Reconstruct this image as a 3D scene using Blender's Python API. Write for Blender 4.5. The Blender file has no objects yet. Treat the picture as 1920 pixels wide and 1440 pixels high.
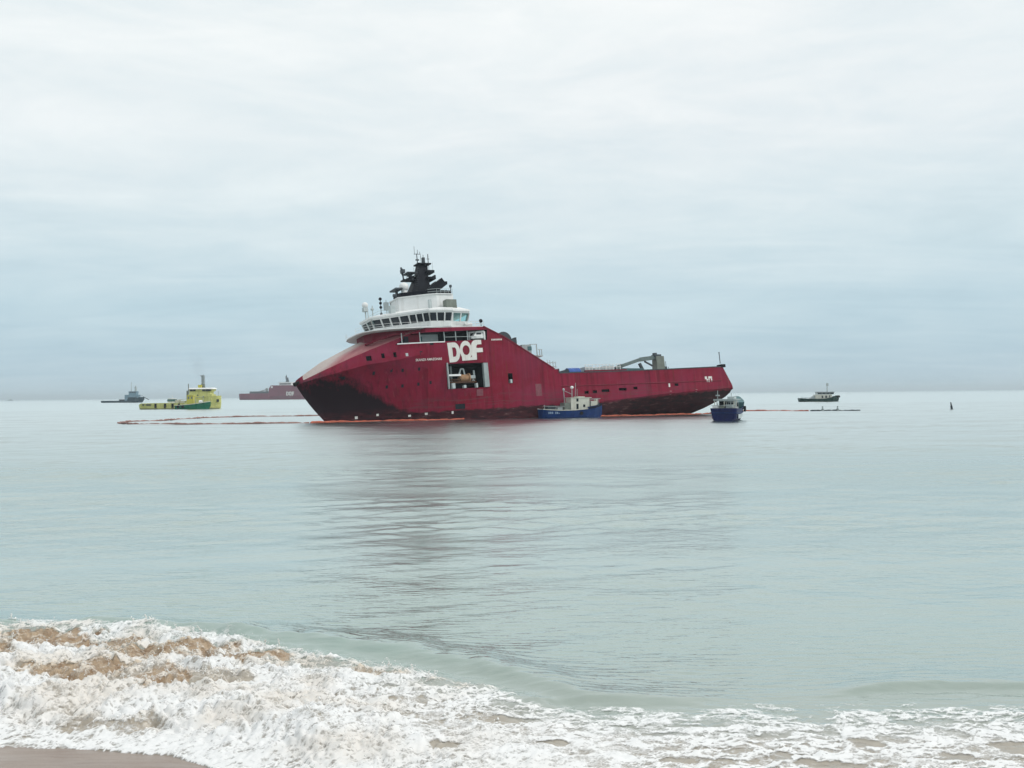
import bpy, bmesh, math, random
import numpy as np
from mathutils import Matrix, Vector
from mathutils.geometry import tessellate_polygon
rad = math.radians
random.seed(7)
SC = bpy.context.scene
COL = SC.collection

# ------------------------------------------------------------------ camera
cam_d = bpy.data.cameras.new("camera")
cam = bpy.data.objects.new("camera", cam_d)
COL.objects.link(cam)
cam_d.sensor_width = 36.0
cam_d.lens = 36.0
cam_d.clip_start = 0.2
cam_d.clip_end = 80000
pitch, roll = math.atan(20.3/1920), math.atan(0.0101)
fw = Vector((0, math.cos(pitch), math.sin(pitch)))
r0 = Vector((1, 0, 0)); u0 = r0.cross(fw)
rr = math.cos(roll)*r0 - math.sin(roll)*u0
uu = math.sin(roll)*r0 + math.cos(roll)*u0
cm = Matrix((rr, uu, -fw)).transposed().to_4x4()
cm.translation = Vector((0, 0, 4.65))
cam.matrix_world = cm
SC.camera = cam

# ------------------------------------------------------------------ view, world, sun
SC.view_settings.view_transform = 'Standard'
SC.view_settings.look = 'None'
SC.view_settings.exposure = 0.0
SC.view_settings.gamma = 1.0
SC.view_settings.use_curve_mapping = False
SC.render.engine = 'CYCLES'
SC.cycles.use_denoising = True
SC.cycles.max_bounces = 8
SC.cycles.diffuse_bounces = 3
SC.cycles.glossy_bounces = 3
SC.cycles.volume_bounces = 0
SC.cycles.transparent_max_bounces = 12

SUN_EL, SUN_AZ = rad(48), rad(100)       # azimuth clockwise from +Y (seaward): off to the right
world = bpy.data.worlds.new("World")
SC.world = world
world.use_nodes = True
nt = world.node_tree
for n in list(nt.nodes):
    nt.nodes.remove(n)


class NT:
    """small helper to write node trees"""
    def __init__(s, tree): s.t = tree
    def n(s, typ, ins=None, **kw):
        nd = s.t.nodes.new(typ)
        for k, v in kw.items(): setattr(nd, k, v)
        for k, v in (ins or {}).items():
            if isinstance(v, bpy.types.NodeSocket): s.t.links.new(v, nd.inputs[k])
            else: nd.inputs[k].default_value = v
        return nd
    def math(s, op, a, b=0.0, c=0.0, clamp=False):
        nd = s.n('ShaderNodeMath', {0: a, 1: b, 2: c}, operation=op, use_clamp=clamp)
        return nd.outputs[0]
    def mix(s, f, a, b, blend='MIX'):
        nd = s.n('ShaderNodeMix', data_type='RGBA', blend_type=blend)
        for k, v in ((0, f), (6, a), (7, b)):
            if isinstance(v, bpy.types.NodeSocket): s.t.links.new(v, nd.inputs[k])
            else: nd.inputs[k].default_value = v if k == 0 else (tuple(v)+(1,))[:4]
        return nd.outputs[2]
    def ramp(s, f, stops, interp='LINEAR'):
        nd = s.n('ShaderNodeValToRGB', {0: f})
        cr = nd.color_ramp; cr.interpolation = interp
        while len(cr.elements) < len(stops): cr.elements.new(0.5)
        for e, (p, c) in zip(cr.elements, stops):
            e.position = p
            e.color = (tuple(c)+(1,))[:4] if not isinstance(c, (int, float)) else (c, c, c, 1)
        return nd.outputs[0]
    def noise(s, vec, scale, detail=4, rough=0.55, dist=0.0, out=0):
        return s.n('ShaderNodeTexNoise', {'Vector': vec, 'Scale': scale, 'Detail': detail, 'Roughness': rough, 'Distortion': dist}).outputs[out]
    def mapping(s, vec, scale=(1, 1, 1), rot=(0, 0, 0), loc=(0, 0, 0)):
        return s.n('ShaderNodeMapping', {'Vector': vec, 'Scale': scale, 'Rotation': rot, 'Location': loc}).outputs[0]


W = NT(nt)
sky = W.n('ShaderNodeTexSky', sky_type='NISHITA', sun_disc=False)
sky.sun_elevation = SUN_EL
sky.sun_rotation = SUN_AZ
sky.air_density = 1.0
sky.dust_density = 2.0
tc = W.n('ShaderNodeTexCoord').outputs['Generated']
sx = W.n('ShaderNodeSeparateXYZ', {0: tc})
el = W.math('MAXIMUM', sx.outputs[2], 0.0)
# stratus deck: colour by elevation, the same all the way round
elr = W.math('MULTIPLY', el, 1.0, clamp=True)
deck = W.ramp(elr, [(0.0, (0.545, 0.69, 0.77)), (0.035, (0.52, 0.675, 0.762)), (0.085, (0.565, 0.725, 0.80)), (0.15, (0.71, 0.83, 0.873)),
                    (0.24, (0.83, 0.905, 0.928)), (0.35, (0.89, 0.95, 0.96)), (0.65, (1.0, 1.06, 1.08)), (1.0, (1.12, 1.16, 1.18))])
den = W.math('ADD', el, 0.10)
px = W.math('DIVIDE', sx.outputs[0], den)
py = W.math('DIVIDE', sx.outputs[1], den)
pl = W.n('ShaderNodeCombineXYZ', {0: px, 1: py, 2: 0.0}).outputs[0]
n1 = W.noise(W.mapping(tc, (2.6, 2.6, 8.5), (0, rad(3), 0), (1.7, 0.2, 0.5)), 1.0, 6, 0.56, 0.6)
n2 = W.noise(W.mapping(pl, (0.8, 1.6, 1), (0, 0, rad(18)), (3, 7, 0)), 1.0, 6, 0.56, 0.9)
n3 = W.noise(W.mapping(tc, (6.5, 6.5, 25.0), (0, rad(4), 0), (0.3, 2.2, 0.9)), 1.0, 6, 0.62, 0.8)
c = W.math('ADD', W.math('MULTIPLY', n1, 0.42), W.math('MULTIPLY', n2, 0.34))
c = W.math('ADD', c, W.math('MULTIPLY', n3, 0.24))
cl = W.ramp(c, [(0.35, (0.86, 0.90, 0.92)), (0.45, (0.95, 0.97, 0.98)), (0.53, (1.03, 1.02, 1.015)), (0.63, (1.13, 1.09, 1.07))])
cloud = W.mix(1.0, deck, cl, 'MULTIPLY')
# the cloud thins to a slightly lilac, paler patch in places near the skyline
nl = W.noise(W.mapping(tc, (1.1, 1.1, 6.0), (0, 0, 0), (2.2, 0.4, 0)), 1.4, 3, 0.5)
cloud = W.mix(W.math('MULTIPLY', W.ramp(nl, [(0.44, 0), (0.62, 1)]), 0.35), cloud, W.mix(1.0, cloud, (1.05, 1.01, 1.01), 'MULTIPLY'))
cloud10 = W.mix(1.0, cloud, (10, 10, 10), 'MULTIPLY')
col = W.mix(0.94, sky.outputs[0], cloud10)
bg = W.n('ShaderNodeBackground', {'Color': col, 'Strength': 0.1})
W.n('ShaderNodeOutputWorld', {'Surface': bg.outputs[0]})

sun_d = bpy.data.lights.new("sun", 'SUN')
sun_d.energy = 1.5
sun_d.angle = rad(14)
sun_d.color = (1.0, 0.965, 0.92)
sun = bpy.data.objects.new("sun", sun_d)
COL.objects.link(sun)
sd = Vector((math.sin(SUN_AZ)*math.cos(SUN_EL), math.cos(SUN_AZ)*math.cos(SUN_EL), math.sin(SUN_EL)))
sun.rotation_euler = sd.to_track_quat('Z', 'Y').to_euler()
sun.location = sd*300

# ------------------------------------------------------------------ tagging and mesh helpers
def tag(o, label=None, cat=None, group=None, kind=None):
    if label: o['label'] = label
    if cat: o['category'] = cat
    if group: o['group'] = group
    if kind: o['kind'] = kind
    return o

def thing(name, label, cat, loc=(0, 0, 0), rz=0.0, group=None, basis=None):
    e = bpy.data.objects.new(name, None)
    e.empty_display_size = 1.0
    COL.objects.link(e)
    e.location = loc
    if basis is not None: e.rotation_euler = basis.to_euler()
    else: e.rotation_euler = (0, 0, rz)
    return tag(e, label, cat, group)

def link_mesh(name, me, mat, parent=None):
    o = bpy.data.objects.new(name, me)
    if mat is not None and len(me.materials) == 0: me.materials.append(mat)
    COL.objects.link(o)
    if parent is not None: o.parent = parent
    return o

# thin pieces of one or two pixels that nobody could pick apart at this distance
TINY = {'deck_railing', 'bridge_window_posts', 'upper_railing', 'roof_railing', 'cargo_rail', 'promenade_post', 'hull_marking', 'mast_ladder', 'deck_gantry',
        'roof_pole', 'antenna', 'aft_light_pole', 'bay_post', 'cargo_basket', 'deck_clutter', 'winch_frame', 'gunwale'}

class MB:
    def __init__(s): s.v = []; s.f = []
    def _add(s, vs, fs):
        b = len(s.v)
        s.v += [tuple(map(float, q)) for q in vs]
        s.f += [tuple(b+i for i in q) for q in fs]
        return s
    def box(s, x0, x1, y0, y1, z0, z1):
        vs = [(x, y, z) for z in (z0, z1) for y in (y0, y1) for x in (x0, x1)]
        return s._add(vs, [(0, 2, 3, 1), (4, 5, 7, 6), (0, 1, 5, 4), (2, 6, 7, 3), (0, 4, 6, 2), (1, 3, 7, 5)])
    def taper(s, c, a, b, h):
        """box of half sizes a (bottom) and b (top) standing h high on c"""
        x, y, z = c
        vs = [(x+i*a[0], y+j*a[1], z) for j in (-1, 1) for i in (-1, 1)] + [(x+i*b[0], y+j*b[1], z+h) for j in (-1, 1) for i in (-1, 1)]
        return s._add(vs, [(0, 2, 3, 1), (4, 5, 7, 6), (0, 1, 5, 4), (2, 6, 7, 3), (0, 4, 6, 2), (1, 3, 7, 5)])
    def tube(s, p, q, r, r2=None, n=8):
        p, q = Vector(p), Vector(q); r2 = r if r2 is None else r2
        d = (q-p).normalized()
        a = d.orthogonal().normalized(); b = d.cross(a)
        ring = lambda c, R: [c+(a*math.cos(t)+b*math.sin(t))*R for t in [2*math.pi*i/n for i in range(n)]]
        vs = ring(p, r)+ring(q, r2)
        fs = [(i, (i+1) % n, n+(i+1) % n, n+i) for i in range(n)]+[tuple(range(n))[::-1], tuple(range(n, 2*n))]
        return s._add(vs, fs)
    def path(s, pts, r, n=6):
        for a, b in zip(pts, pts[1:]): s.tube(a, b, r, n=n)
        return s
    def bar(s, p, q, w, h):
        """square bar, w across and h upward"""
        p, q = Vector(p), Vector(q); d = (q-p).normalized()
        up = Vector((0, 0, 1)) if abs(d.z) < 0.95 else Vector((1, 0, 0))
        a = d.cross(up).normalized(); b = a.cross(d)
        vs = [c+a*i*w/2+b*j*h/2 for c in (p, q) for j in (-1, 1) for i in (-1, 1)]
        return s._add(vs, [(0, 2, 3, 1), (4, 5, 7, 6), (0, 1, 5, 4), (2, 6, 7, 3), (0, 4, 6, 2), (1, 3, 7, 5)])
    def ball(s, c, r, nu=10, nv=7, sc=(1, 1, 1)):
        vs = [(c[0], c[1], c[2]-r*sc[2])]
        for j in range(1, nv):
            t = -math.pi/2+math.pi*j/nv
            for i in range(nu):
                a = 2*math.pi*i/nu
                vs.append((c[0]+r*sc[0]*math.cos(t)*math.cos(a), c[1]+r*sc[1]*math.cos(t)*math.sin(a), c[2]+r*sc[2]*math.sin(t)))
        vs.append((c[0], c[1], c[2]+r*sc[2]))
        fs = [(0, 1+(i+1) % nu, 1+i) for i in range(nu)]
        for j in range(nv-2):
            for i in range(nu):
                fs.append((1+j*nu+i, 1+j*nu+(i+1) % nu, 1+(j+1)*nu+(i+1) % nu, 1+(j+1)*nu+i))
        L = len(vs)-1
        fs += [(L, 1+(nv-2)*nu+i, 1+(nv-2)*nu+(i+1) % nu) for i in range(nu)]
        return s._add(vs, fs)
    def loft(s, rings, cap0=True, cap1=True):
        n = len(rings[0]); vs = [q for r in rings for q in r]; fs = []
        for j in range(len(rings)-1):
            for i in range(n):
                fs.append((j*n+i, j*n+(i+1) % n, (j+1)*n+(i+1) % n, (j+1)*n+i))
        if cap0: fs.append(tuple(range(n))[::-1])
        if cap1: fs.append(tuple(range((len(rings)-1)*n, len(rings)*n)))
        return s._add(vs, fs)
    def prism(s, poly, z0, z1, top=None):
        """plan polygon (x, y) standing from z0 to z1, its top outline may differ"""
        top = top or poly
        return s.loft([[(x, y, z0) for x, y in poly], [(x, y, z1) for x, y in top]])
    def side_prism(s, poly, y0, y1):
        """profile polygon (x, z) extruded across from y0 to y1"""
        return s.loft([[(x, y0, z) for x, z in poly], [(x, y1, z) for x, z in poly]])
    def quad(s, a, b, c, d): return s._add([a, b, c, d], [(0, 1, 2, 3)])
    def mesh(s, name, fix=True):
        me = bpy.data.meshes.new(name)
        me.from_pydata(s.v, [], s.f)
        if fix:
            bm = bmesh.new(); bm.from_mesh(me)
            bmesh.ops.recalc_face_normals(bm, faces=bm.faces)
            bm.to_mesh(me); bm.free()
        return me
    def build(s, name, mat, parent=None, smooth=None, label=None, fix=True):
        me = s.mesh(name, fix)
        if smooth:
            me.polygons.foreach_set('use_smooth', [True]*len(me.polygons))
            me.set_sharp_from_angle(angle=rad(smooth))
        o = link_mesh(name, me, mat, parent)
        if label: o['label'] = label
        if name in TINY: o['kind'] = 'stuff'
        return o

# ------------------------------------------------------------------ materials
def new_mat(name):
    m = bpy.data.materials.new(name); m.use_nodes = True
    t = m.node_tree
    for n in list(t.nodes): t.nodes.remove(n)
    return m, NT(t)

def paint(name, colr, rough=0.5, var=0.18, scale=1.2, spec=0.25, dirt=None, dirt_amt=0.35, bump=0.0, metal=0.0):
    """painted or raw surface with uneven tone, run-down streaks and worn spots"""
    m, T = new_mat(name)
    oc = T.n('ShaderNodeTexCoord').outputs['Object']
    a = T.noise(oc, scale, 5, 0.6)
    st = T.noise(T.mapping(oc, (2.2, 2.2, 0.16)), scale*1.3, 4, 0.6)
    lo = tuple(q*(1-var) for q in colr); hi = tuple(min(1, q*(1+var)) for q in colr)
    base = T.mix(T.ramp(a, [(0.3, 0), (0.7, 1)]), lo, hi)
    d = dirt or tuple(q*0.45+0.02 for q in colr)
    base = T.mix(T.math('MULTIPLY', T.ramp(st, [(0.52, 0), (0.72, 1)]), dirt_amt), base, d)
    ins = {'Base Color': base, 'Roughness': rough, 'Specular IOR Level': spec, 'Metallic': metal}
    if bump:
        b = T.n('ShaderNodeBump', {'Height': T.noise(oc, scale*6, 4, 0.6), 'Strength': bump, 'Distance': 0.05})
        ins['Normal'] = b.outputs[0]
    p = T.n('ShaderNodeBsdfPrincipled', ins)
    T.n('ShaderNodeOutputMaterial', {'Surface': p.outputs[0]})
    return m

M_white = paint('white_paint', (0.74, 0.75, 0.74), 0.45, 0.06, 0.6, dirt=(0.45, 0.43, 0.38), dirt_amt=0.4)
M_cream = paint('cream_paint', (0.54, 0.54, 0.47), 0.5, 0.08, 0.9, dirt=(0.35, 0.30, 0.22), dirt_amt=0.45)
M_grey = paint('grey_paint', (0.30, 0.34, 0.34), 0.5, 0.15, 0.8)
M_pale = paint('pale_grey_paint', (0.42, 0.47, 0.47), 0.5, 0.12, 0.7, dirt_amt=0.25)
M_crane = paint('crane_grey_green', (0.13, 0.17, 0.165), 0.55, 0.2, 0.8)
M_olive = paint('weathered_grey_green', (0.16, 0.18, 0.155), 0.55, 0.2, 0.9)
M_dark = paint('black_paint', (0.006, 0.007, 0.012), 0.55, 0.3, 1.2, spec=0.12, dirt=(0.02, 0.022, 0.03))
M_steel = paint('dark_steel', (0.045, 0.055, 0.065), 0.5, 0.3, 1.5)
M_void = paint('dark_interior', (0.012, 0.016, 0.022), 0.7, 0.3, 1.0, spec=0.1)
M_red2 = paint('red_rail_paint', (0.16, 0.010, 0.026), 0.5, 0.2, 0.8, spec=0.15)
M_tan = paint('tan_rusted_paint', (0.34, 0.20, 0.11), 0.6, 0.25, 1.5)
M_rust = paint('rusty_steel', (0.075, 0.035, 0.018), 0.7, 0.35, 1.8)
M_rubber = paint('rubber', (0.018, 0.018, 0.018), 0.8, 0.3, 3.0, spec=0.1)
M_blue = paint('blue_boat_paint', (0.004, 0.027, 0.118), 0.4, 0.2, 0.9, spec=0.2, dirt=(0.006, 0.012, 0.07), dirt_amt=0.75)
M_navy = paint('navy_boat_paint', (0.004, 0.008, 0.062), 0.4, 0.25, 0.9, spec=0.2, dirt=(0.004, 0.006, 0.02), dirt_amt=0.6)
M_bluebox = paint('blue_tank_paint', (0.015, 0.075, 0.30), 0.45, 0.25, 1.2)
M_teal = paint('teal_grey_paint', (0.065, 0.14, 0.15), 0.5, 0.2, 1.4)
M_tealhull = paint('dark_teal_hull', (0.003, 0.030, 0.046), 0.45, 0.2, 0.3)
M_bluegrey = paint('blue_grey_house', (0.16, 0.26, 0.32), 0.5, 0.12, 0.3)
M_yellow = paint('yellow_paint', (0.52, 0.48, 0.085), 0.5, 0.1, 0.5, dirt=(0.36, 0.27, 0.04), dirt_amt=0.5)
M_paley = paint('pale_yellow_paint', (0.54, 0.54, 0.19), 0.5, 0.1, 0.5, dirt=(0.30, 0.26, 0.10), dirt_amt=0.45)
M_green = paint('green_hull_paint', (0.008, 0.135, 0.072), 0.45, 0.2, 0.5, dirt=(0.01, 0.05, 0.03), dirt_amt=0.5)
M_bottlegreen = paint('dark_green_hull', (0.007, 0.035, 0.030), 0.45, 0.2, 0.6)
M_orange = paint('faded_orange_float', (0.40, 0.10, 0.06), 0.6, 0.3, 1.2, dirt=(0.12, 0.05, 0.04), dirt_amt=0.6)
M_boom2 = paint('dark_boom_skirt', (0.27, 0.15, 0.13), 0.7, 0.3, 1.0)
M_logo = paint('logo_white_paint', (0.68, 0.66, 0.62), 0.5, 0.07, 0.9, dirt=(0.45, 0.38, 0.33), dirt_amt=0.4)
M_farred = paint('far_red_hull', (0.17, 0.016, 0.045), 0.55, 0.1, 0.05, spec=0.1)

def glass(name, tint, opaque=False):
    m, T = new_mat(name)
    if opaque:
        oc = T.n('ShaderNodeTexCoord').outputs['Object']
        cc = T.mix(T.noise(oc, 0.7, 3), (0.004, 0.006, 0.012), (0.018, 0.026, 0.034))
        p = T.n('ShaderNodeBsdfPrincipled', {'Base Color': cc, 'Roughness': 0.08, 'Specular IOR Level': 0.35}).outputs[0]
    else:
        tr = T.n('ShaderNodeBsdfTransparent', {'Color': tint+(1,)}).outputs[0]
        gl = T.n('ShaderNodeBsdfGlossy', {'Color': (1, 1, 1, 1), 'Roughness': 0.03}).outputs[0]
        fr = T.n('ShaderNodeFresnel', {'IOR': 1.45}).outputs[0]
        p = T.n('ShaderNodeMixShader', {0: fr, 1: tr, 2: gl}).outputs[0]
    T.n('ShaderNodeOutputMaterial', {'Surface': p})
    return m
M_glass = glass('dark_window_glass', (0, 0, 0), True)
M_tealglass = glass('teal_tinted_glass', (0.68, 0.88, 0.88))

def ship_paint():
    """red topsides over a worn, fouled dark boot-top, bow shade painted in, rust runs and scuffs"""
    m, T = new_mat('ship_red_paint')
    oc = T.n('ShaderNodeTexCoord').outputs['Object']
    sp = T.n('ShaderNodeSeparateXYZ', {0: oc})
    big = T.noise(T.mapping(oc, (1, 1, 1.6)), 0.14, 4, 0.55)
    fine = T.noise(oc, 1.1, 6, 0.6)
    runs = T.noise(T.mapping(oc, (1.5, 1.5, 0.07)), 0.8, 5, 0.62)
    runs2 = T.noise(T.mapping(oc, (3.6, 3.6, 0.12), loc=(4, 0, 2)), 0.9, 4, 0.6)
    red = T.mix(T.ramp(big, [(0.35, 0), (0.65, 1)]), (0.182, 0.003, 0.018), (0.215, 0.008, 0.033))
    red = T.mix(T.math('MULTIPLY', T.ramp(fine, [(0.45, 0), (0.75, 1)]), 0.35), red, (0.185, 0.017, 0.042))
    red = T.mix(T.math('MULTIPLY', T.ramp(runs, [(0.5, 0), (0.72, 1)]), 0.75), red, (0.055, 0.004, 0.010))
    red = T.mix(T.math('MULTIPLY', T.ramp(runs2, [(0.58, 0), (0.78, 1)]), 0.5), red, (0.26, 0.075, 0.08))
    fadep = T.noise(T.mapping(oc, (0.09, 0.09, 0.11), loc=(5, 1, 3)), 1.0, 4, 0.6)
    red = T.mix(T.math('MULTIPLY', T.ramp(fadep, [(0.46, 0), (0.60, 1)]), 0.45), red, (0.195, 0.020, 0.055))
    # fender scuffs low on the side and rust weeping from the freeing ports and plate edges
    band = T.ramp(T.math('MULTIPLY', sp.outputs[2], 0.1), [(0.10, 0), (0.20, 1), (0.34, 1), (0.46, 0)])
    scuf = T.noise(T.mapping(oc, (0.16, 0.16, 2.2), loc=(7, 0, 0)), 1.2, 6, 0.66)
    red = T.mix(T.math('MULTIPLY', T.math('MULTIPLY', T.ramp(scuf, [(0.50, 0), (0.66, 1)]), band), 0.7), red, (0.10, 0.045, 0.05))
    rusty = T.noise(T.mapping(oc, (2.4, 2.4, 0.10), loc=(1, 3, 8)), 0.7, 5, 0.66)
    red = T.mix(T.math('MULTIPLY', T.ramp(rusty, [(0.60, 0), (0.76, 1)]), 0.8), red, (0.12, 0.030, 0.012))
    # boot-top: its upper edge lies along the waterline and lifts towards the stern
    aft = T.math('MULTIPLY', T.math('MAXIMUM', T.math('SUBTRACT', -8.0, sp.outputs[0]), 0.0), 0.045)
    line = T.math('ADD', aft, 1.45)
    # boot-top black carried up to the knuckle paints in the bow flare's shade
    bow_shade = T.n('ShaderNodeMapRange', {'Value': sp.outputs[0], 'From Min': 28.0, 'From Max': 43.5, 'To Min': 0.0, 'To Max': 8.4}, interpolation_type='SMOOTHSTEP').outputs[0]
    raggedness = T.math('MULTIPLY', T.math('SUBTRACT', T.noise(T.mapping(oc, (1.1, 1.1, 0.10), loc=(2, 5, 1)), 1.0, 5, 0.62), 0.42), T.math('MULTIPLY', bow_shade, 0.9))
    line = T.math('ADD', line, T.math('ADD', bow_shade, raggedness))
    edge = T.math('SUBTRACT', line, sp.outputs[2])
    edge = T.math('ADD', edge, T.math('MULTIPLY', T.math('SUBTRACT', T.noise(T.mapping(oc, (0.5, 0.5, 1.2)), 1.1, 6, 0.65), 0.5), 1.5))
    edge = T.math('DIVIDE', edge, T.math('ADD', 1.0, T.math('MULTIPLY', bow_shade, 0.75)))
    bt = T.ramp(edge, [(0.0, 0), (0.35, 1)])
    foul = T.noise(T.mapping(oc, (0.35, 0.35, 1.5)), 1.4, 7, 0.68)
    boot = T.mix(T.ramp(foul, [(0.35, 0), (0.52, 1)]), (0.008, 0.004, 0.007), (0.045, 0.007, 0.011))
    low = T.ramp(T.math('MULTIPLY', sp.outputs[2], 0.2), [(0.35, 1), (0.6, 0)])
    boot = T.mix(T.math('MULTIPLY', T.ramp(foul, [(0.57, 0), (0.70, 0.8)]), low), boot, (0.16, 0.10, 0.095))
    boot = T.mix(T.math('SUBTRACT', 1.0, low), boot, (0.014, 0.004, 0.008))  # higher up: the flat dark of the painted bow shade
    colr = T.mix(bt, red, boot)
    # plating: shallow welded seams
    seam = T.n('ShaderNodeTexBrick', {'Vector': T.mapping(oc, (0.33, 1, 0.42), (rad(90), 0, 0)), 'Scale': 1.0, 'Mortar Size': 0.012, 'Mortar Smooth': 1.0,
                                      'Color1': (1, 1, 1, 1), 'Color2': (0.9, 0.9, 0.9, 1), 'Mortar': (0, 0, 0, 1), 'Brick Width': 1.3, 'Row Height': 1.0}, offset=0.5).outputs[0]
    hgt = T.math('ADD', T.math('MULTIPLY', seam, 0.25), T.math('MULTIPLY', T.noise(oc, 0.55, 3), 1.3))
    b = T.n('ShaderNodeBump', {'Height': hgt, 'Strength': 0.35, 'Distance': 0.06})
    p = T.n('ShaderNodeBsdfPrincipled', {'Base Color': colr, 'Roughness': 0.40, 'Specular IOR Level': 0.13, 'Normal': b.outputs[0]})
    T.n('ShaderNodeOutputMaterial', {'Surface': p.outputs[0]})
    return m
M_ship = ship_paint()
def pale_deck():  # paler colour for the upward-facing bow plating, greyest along the centreline
    m, T = new_mat('pale_deck_paint')
    oc = T.n('ShaderNodeTexCoord').outputs['Object']
    sp = T.n('ShaderNodeSeparateXYZ', {0: oc})
    a = T.noise(T.mapping(oc, (0.5, 1.4, 1)), 0.6, 5, 0.6); f = T.noise(oc, 2.2, 5, 0.65)
    c0 = T.mix(T.ramp(a, [(0.3, 0), (0.7, 1)]), (0.27, 0.085, 0.10), (0.37, 0.17, 0.17))
    ctr = T.math('ADD', T.math('MULTIPLY', T.math('ABSOLUTE', sp.outputs[1], 0.0), 0.2), T.math('MULTIPLY', T.math('SUBTRACT', a, 0.5), 0.3))
    c0 = T.mix(T.ramp(ctr, [(0.28, 1), (0.62, 0)]), c0, (0.44, 0.38, 0.355))
    c0 = T.mix(T.math('MULTIPLY', T.ramp(f, [(0.55, 0), (0.75, 1)]), 0.4), c0, (0.20, 0.05, 0.06))
    p = T.n('ShaderNodeBsdfPrincipled', {'Base Color': c0, 'Roughness': 0.6, 'Specular IOR Level': 0.2})
    T.n('ShaderNodeOutputMaterial', {'Surface': p.outputs[0]})
    return m
M_paledeck = pale_deck()
# ------------------------------------------------------------------ numeric noise for the water
def _hash(ix, iy, seed):
    h = (ix.astype(np.int64)*374761393 + iy.astype(np.int64)*668265263 + seed*2147483647 + 1013904223) & 0xFFFFFFFF
    h = ((h ^ (h >> 13))*1274126177) & 0xFFFFFFFF
    h = ((h ^ (h >> 16))*2246822519) & 0xFFFFFFFF
    return ((h ^ (h >> 15)) & 0xFFFFFF)/float(0x1000000)

def gnoise(x, y, seed=0):
    """gradient noise, about -1..1"""
    ix, iy = np.floor(x), np.floor(y)
    fx, fy = x-ix, y-iy
    ux, uy = fx*fx*fx*(fx*(fx*6-15)+10), fy*fy*fy*(fy*(fy*6-15)+10)
    def g(a, b):
        t = _hash(ix+a, iy+b, seed)*2*np.pi
        return np.cos(t)*(fx-a)+np.sin(t)*(fy-b)
    a, b = g(0, 0), g(1, 0); c, d = g(0, 1), g(1, 1)
    return ((a+(b-a)*ux)+((c+(d-c)*ux)-(a+(b-a)*ux))*uy)*1.5

def fbm(x, y, seed=0, octv=4, gain=0.5):
    s = np.zeros_like(x); a, f = 1.0, 1.0
    for k in range(octv):
        s += a*gnoise(x*f+k*17.3, y*f-k*9.1, seed+k); a *= gain; f *= 2.03
    return s

def billow(x, y, seed=0, octv=4, gain=0.55):
    s = np.zeros_like(x); a, f, tot = 1.0, 1.0, 0.0
    for k in range(octv):
        s += a*np.abs(gnoise(x*f+k*7.7, y*f+k*3.1, seed+k)); tot += a; a *= gain; f *= 2.1
    return s/tot*2.0

def sstep(a, b, x):
    t = np.clip((x-a)/(b-a), 0, 1)
    return t*t*(3-2*t)

def cells(x, y, seed):
    """nearest jittered cell: distance and the cell's own random number"""
    ix, iy = np.floor(x), np.floor(y)
    best = np.full(x.shape, 9.0); rnd = np.zeros(x.shape)
    for a in (-1, 0, 1):
        for b in (-1, 0, 1):
            cx, cy = ix+a, iy+b
            jx, jy = cx+_hash(cx, cy, seed), cy+_hash(cx, cy, seed+5)
            d = np.hypot(x-jx, y-jy)
            m = d < best
            best = np.where(m, d, best); rnd = np.where(m, _hash(cx, cy, seed+9), rnd)
    return best, rnd

# ------------------------------------------------------------------ the beach break, in metres (X along the shore, Y out to sea)
SH = np.array([(-400, 20), (-30, 15.6), (-12, 14.7), (-6.9, 13.82), (-5.3, 13.55), (-4.5, 13.35), (-3.9, 12.95), (-2.6, 12.2), (0, 11.4), (4, 11.1), (8, 11.1), (14, 11.4), (30, 12), (400, 16)])
BR = np.array([(-400, 30), (-30, 22.5), (-14, 20.9), (-10.9, 20.3), (-8, 19.8), (-5.5, 19.1), (-3, 17.9), (-1.7, 17.35), (-0.6, 16.6), (1.05, 15.1), (2.4, 14.95), (3.7, 14.95), (5.2, 15.0), (7.5, 15.1), (12, 15.5), (30, 16), (400, 20)])
BROWN = [(-8.6, 18.55, 1.0, 0.62, 1.0), (-9.6, 18.0, 0.9, 0.8, 1.0), (-7.0, 18.3, 0.55, 0.28, 0.8), (-6.2, 17.5, 0.65, 0.34, 0.9), (-5.35, 17.75, 0.6, 0.4, 1.0), (-4.75, 17.05, 0.75, 0.36, 1.0),
         (-4.2, 17.2, 0.45, 0.36, 1.0), (-5.5, 15.95, 0.6, 0.42, 0.85), (-4.7, 15.9, 0.55, 0.3, 0.6), (-7.0, 16.5, 1.0, 0.42, 0.95), (-6.3, 16.3, 0.6, 0.3, 0.7), (-3.5, 16.9, 0.75, 0.3, 0.55), (-6.0, 14.3, 0.4, 0.22, 0.7),
         (-5.25, 14.25, 0.4, 0.2, 0.7), (-2.3, 16.3, 0.5, 0.22, 0.75), (-0.9, 15.9, 0.5, 0.2, 0.4)]
HOLES = [(2.73, 14.25, 0.42, 0.20), (1.95, 13.75, 0.34, 0.17), (2.35, 14.1, 0.4, 0.12), (3.85, 12.6, 0.55, 0.24), (6.4, 13.2, 0.42, 0.45), (1.27, 14.75, 0.3, 0.14), (5.35, 14.2, 0.5, 0.17), (4.55, 13.4, 0.36, 0.2),
         (5.57, 12.9, 0.4, 0.22), (-0.05, 14.3, 0.42, 0.2), (-2.2, 15.6, 0.4, 0.16), (0.5, 13.3, 0.3, 0.13), (-0.9, 13.1, 0.28, 0.15), (7.3, 13.6, 0.5, 0.3), (2.0, 12.8, 0.33, 0.14), (4.2, 14.35, 0.4, 0.13)]

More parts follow.
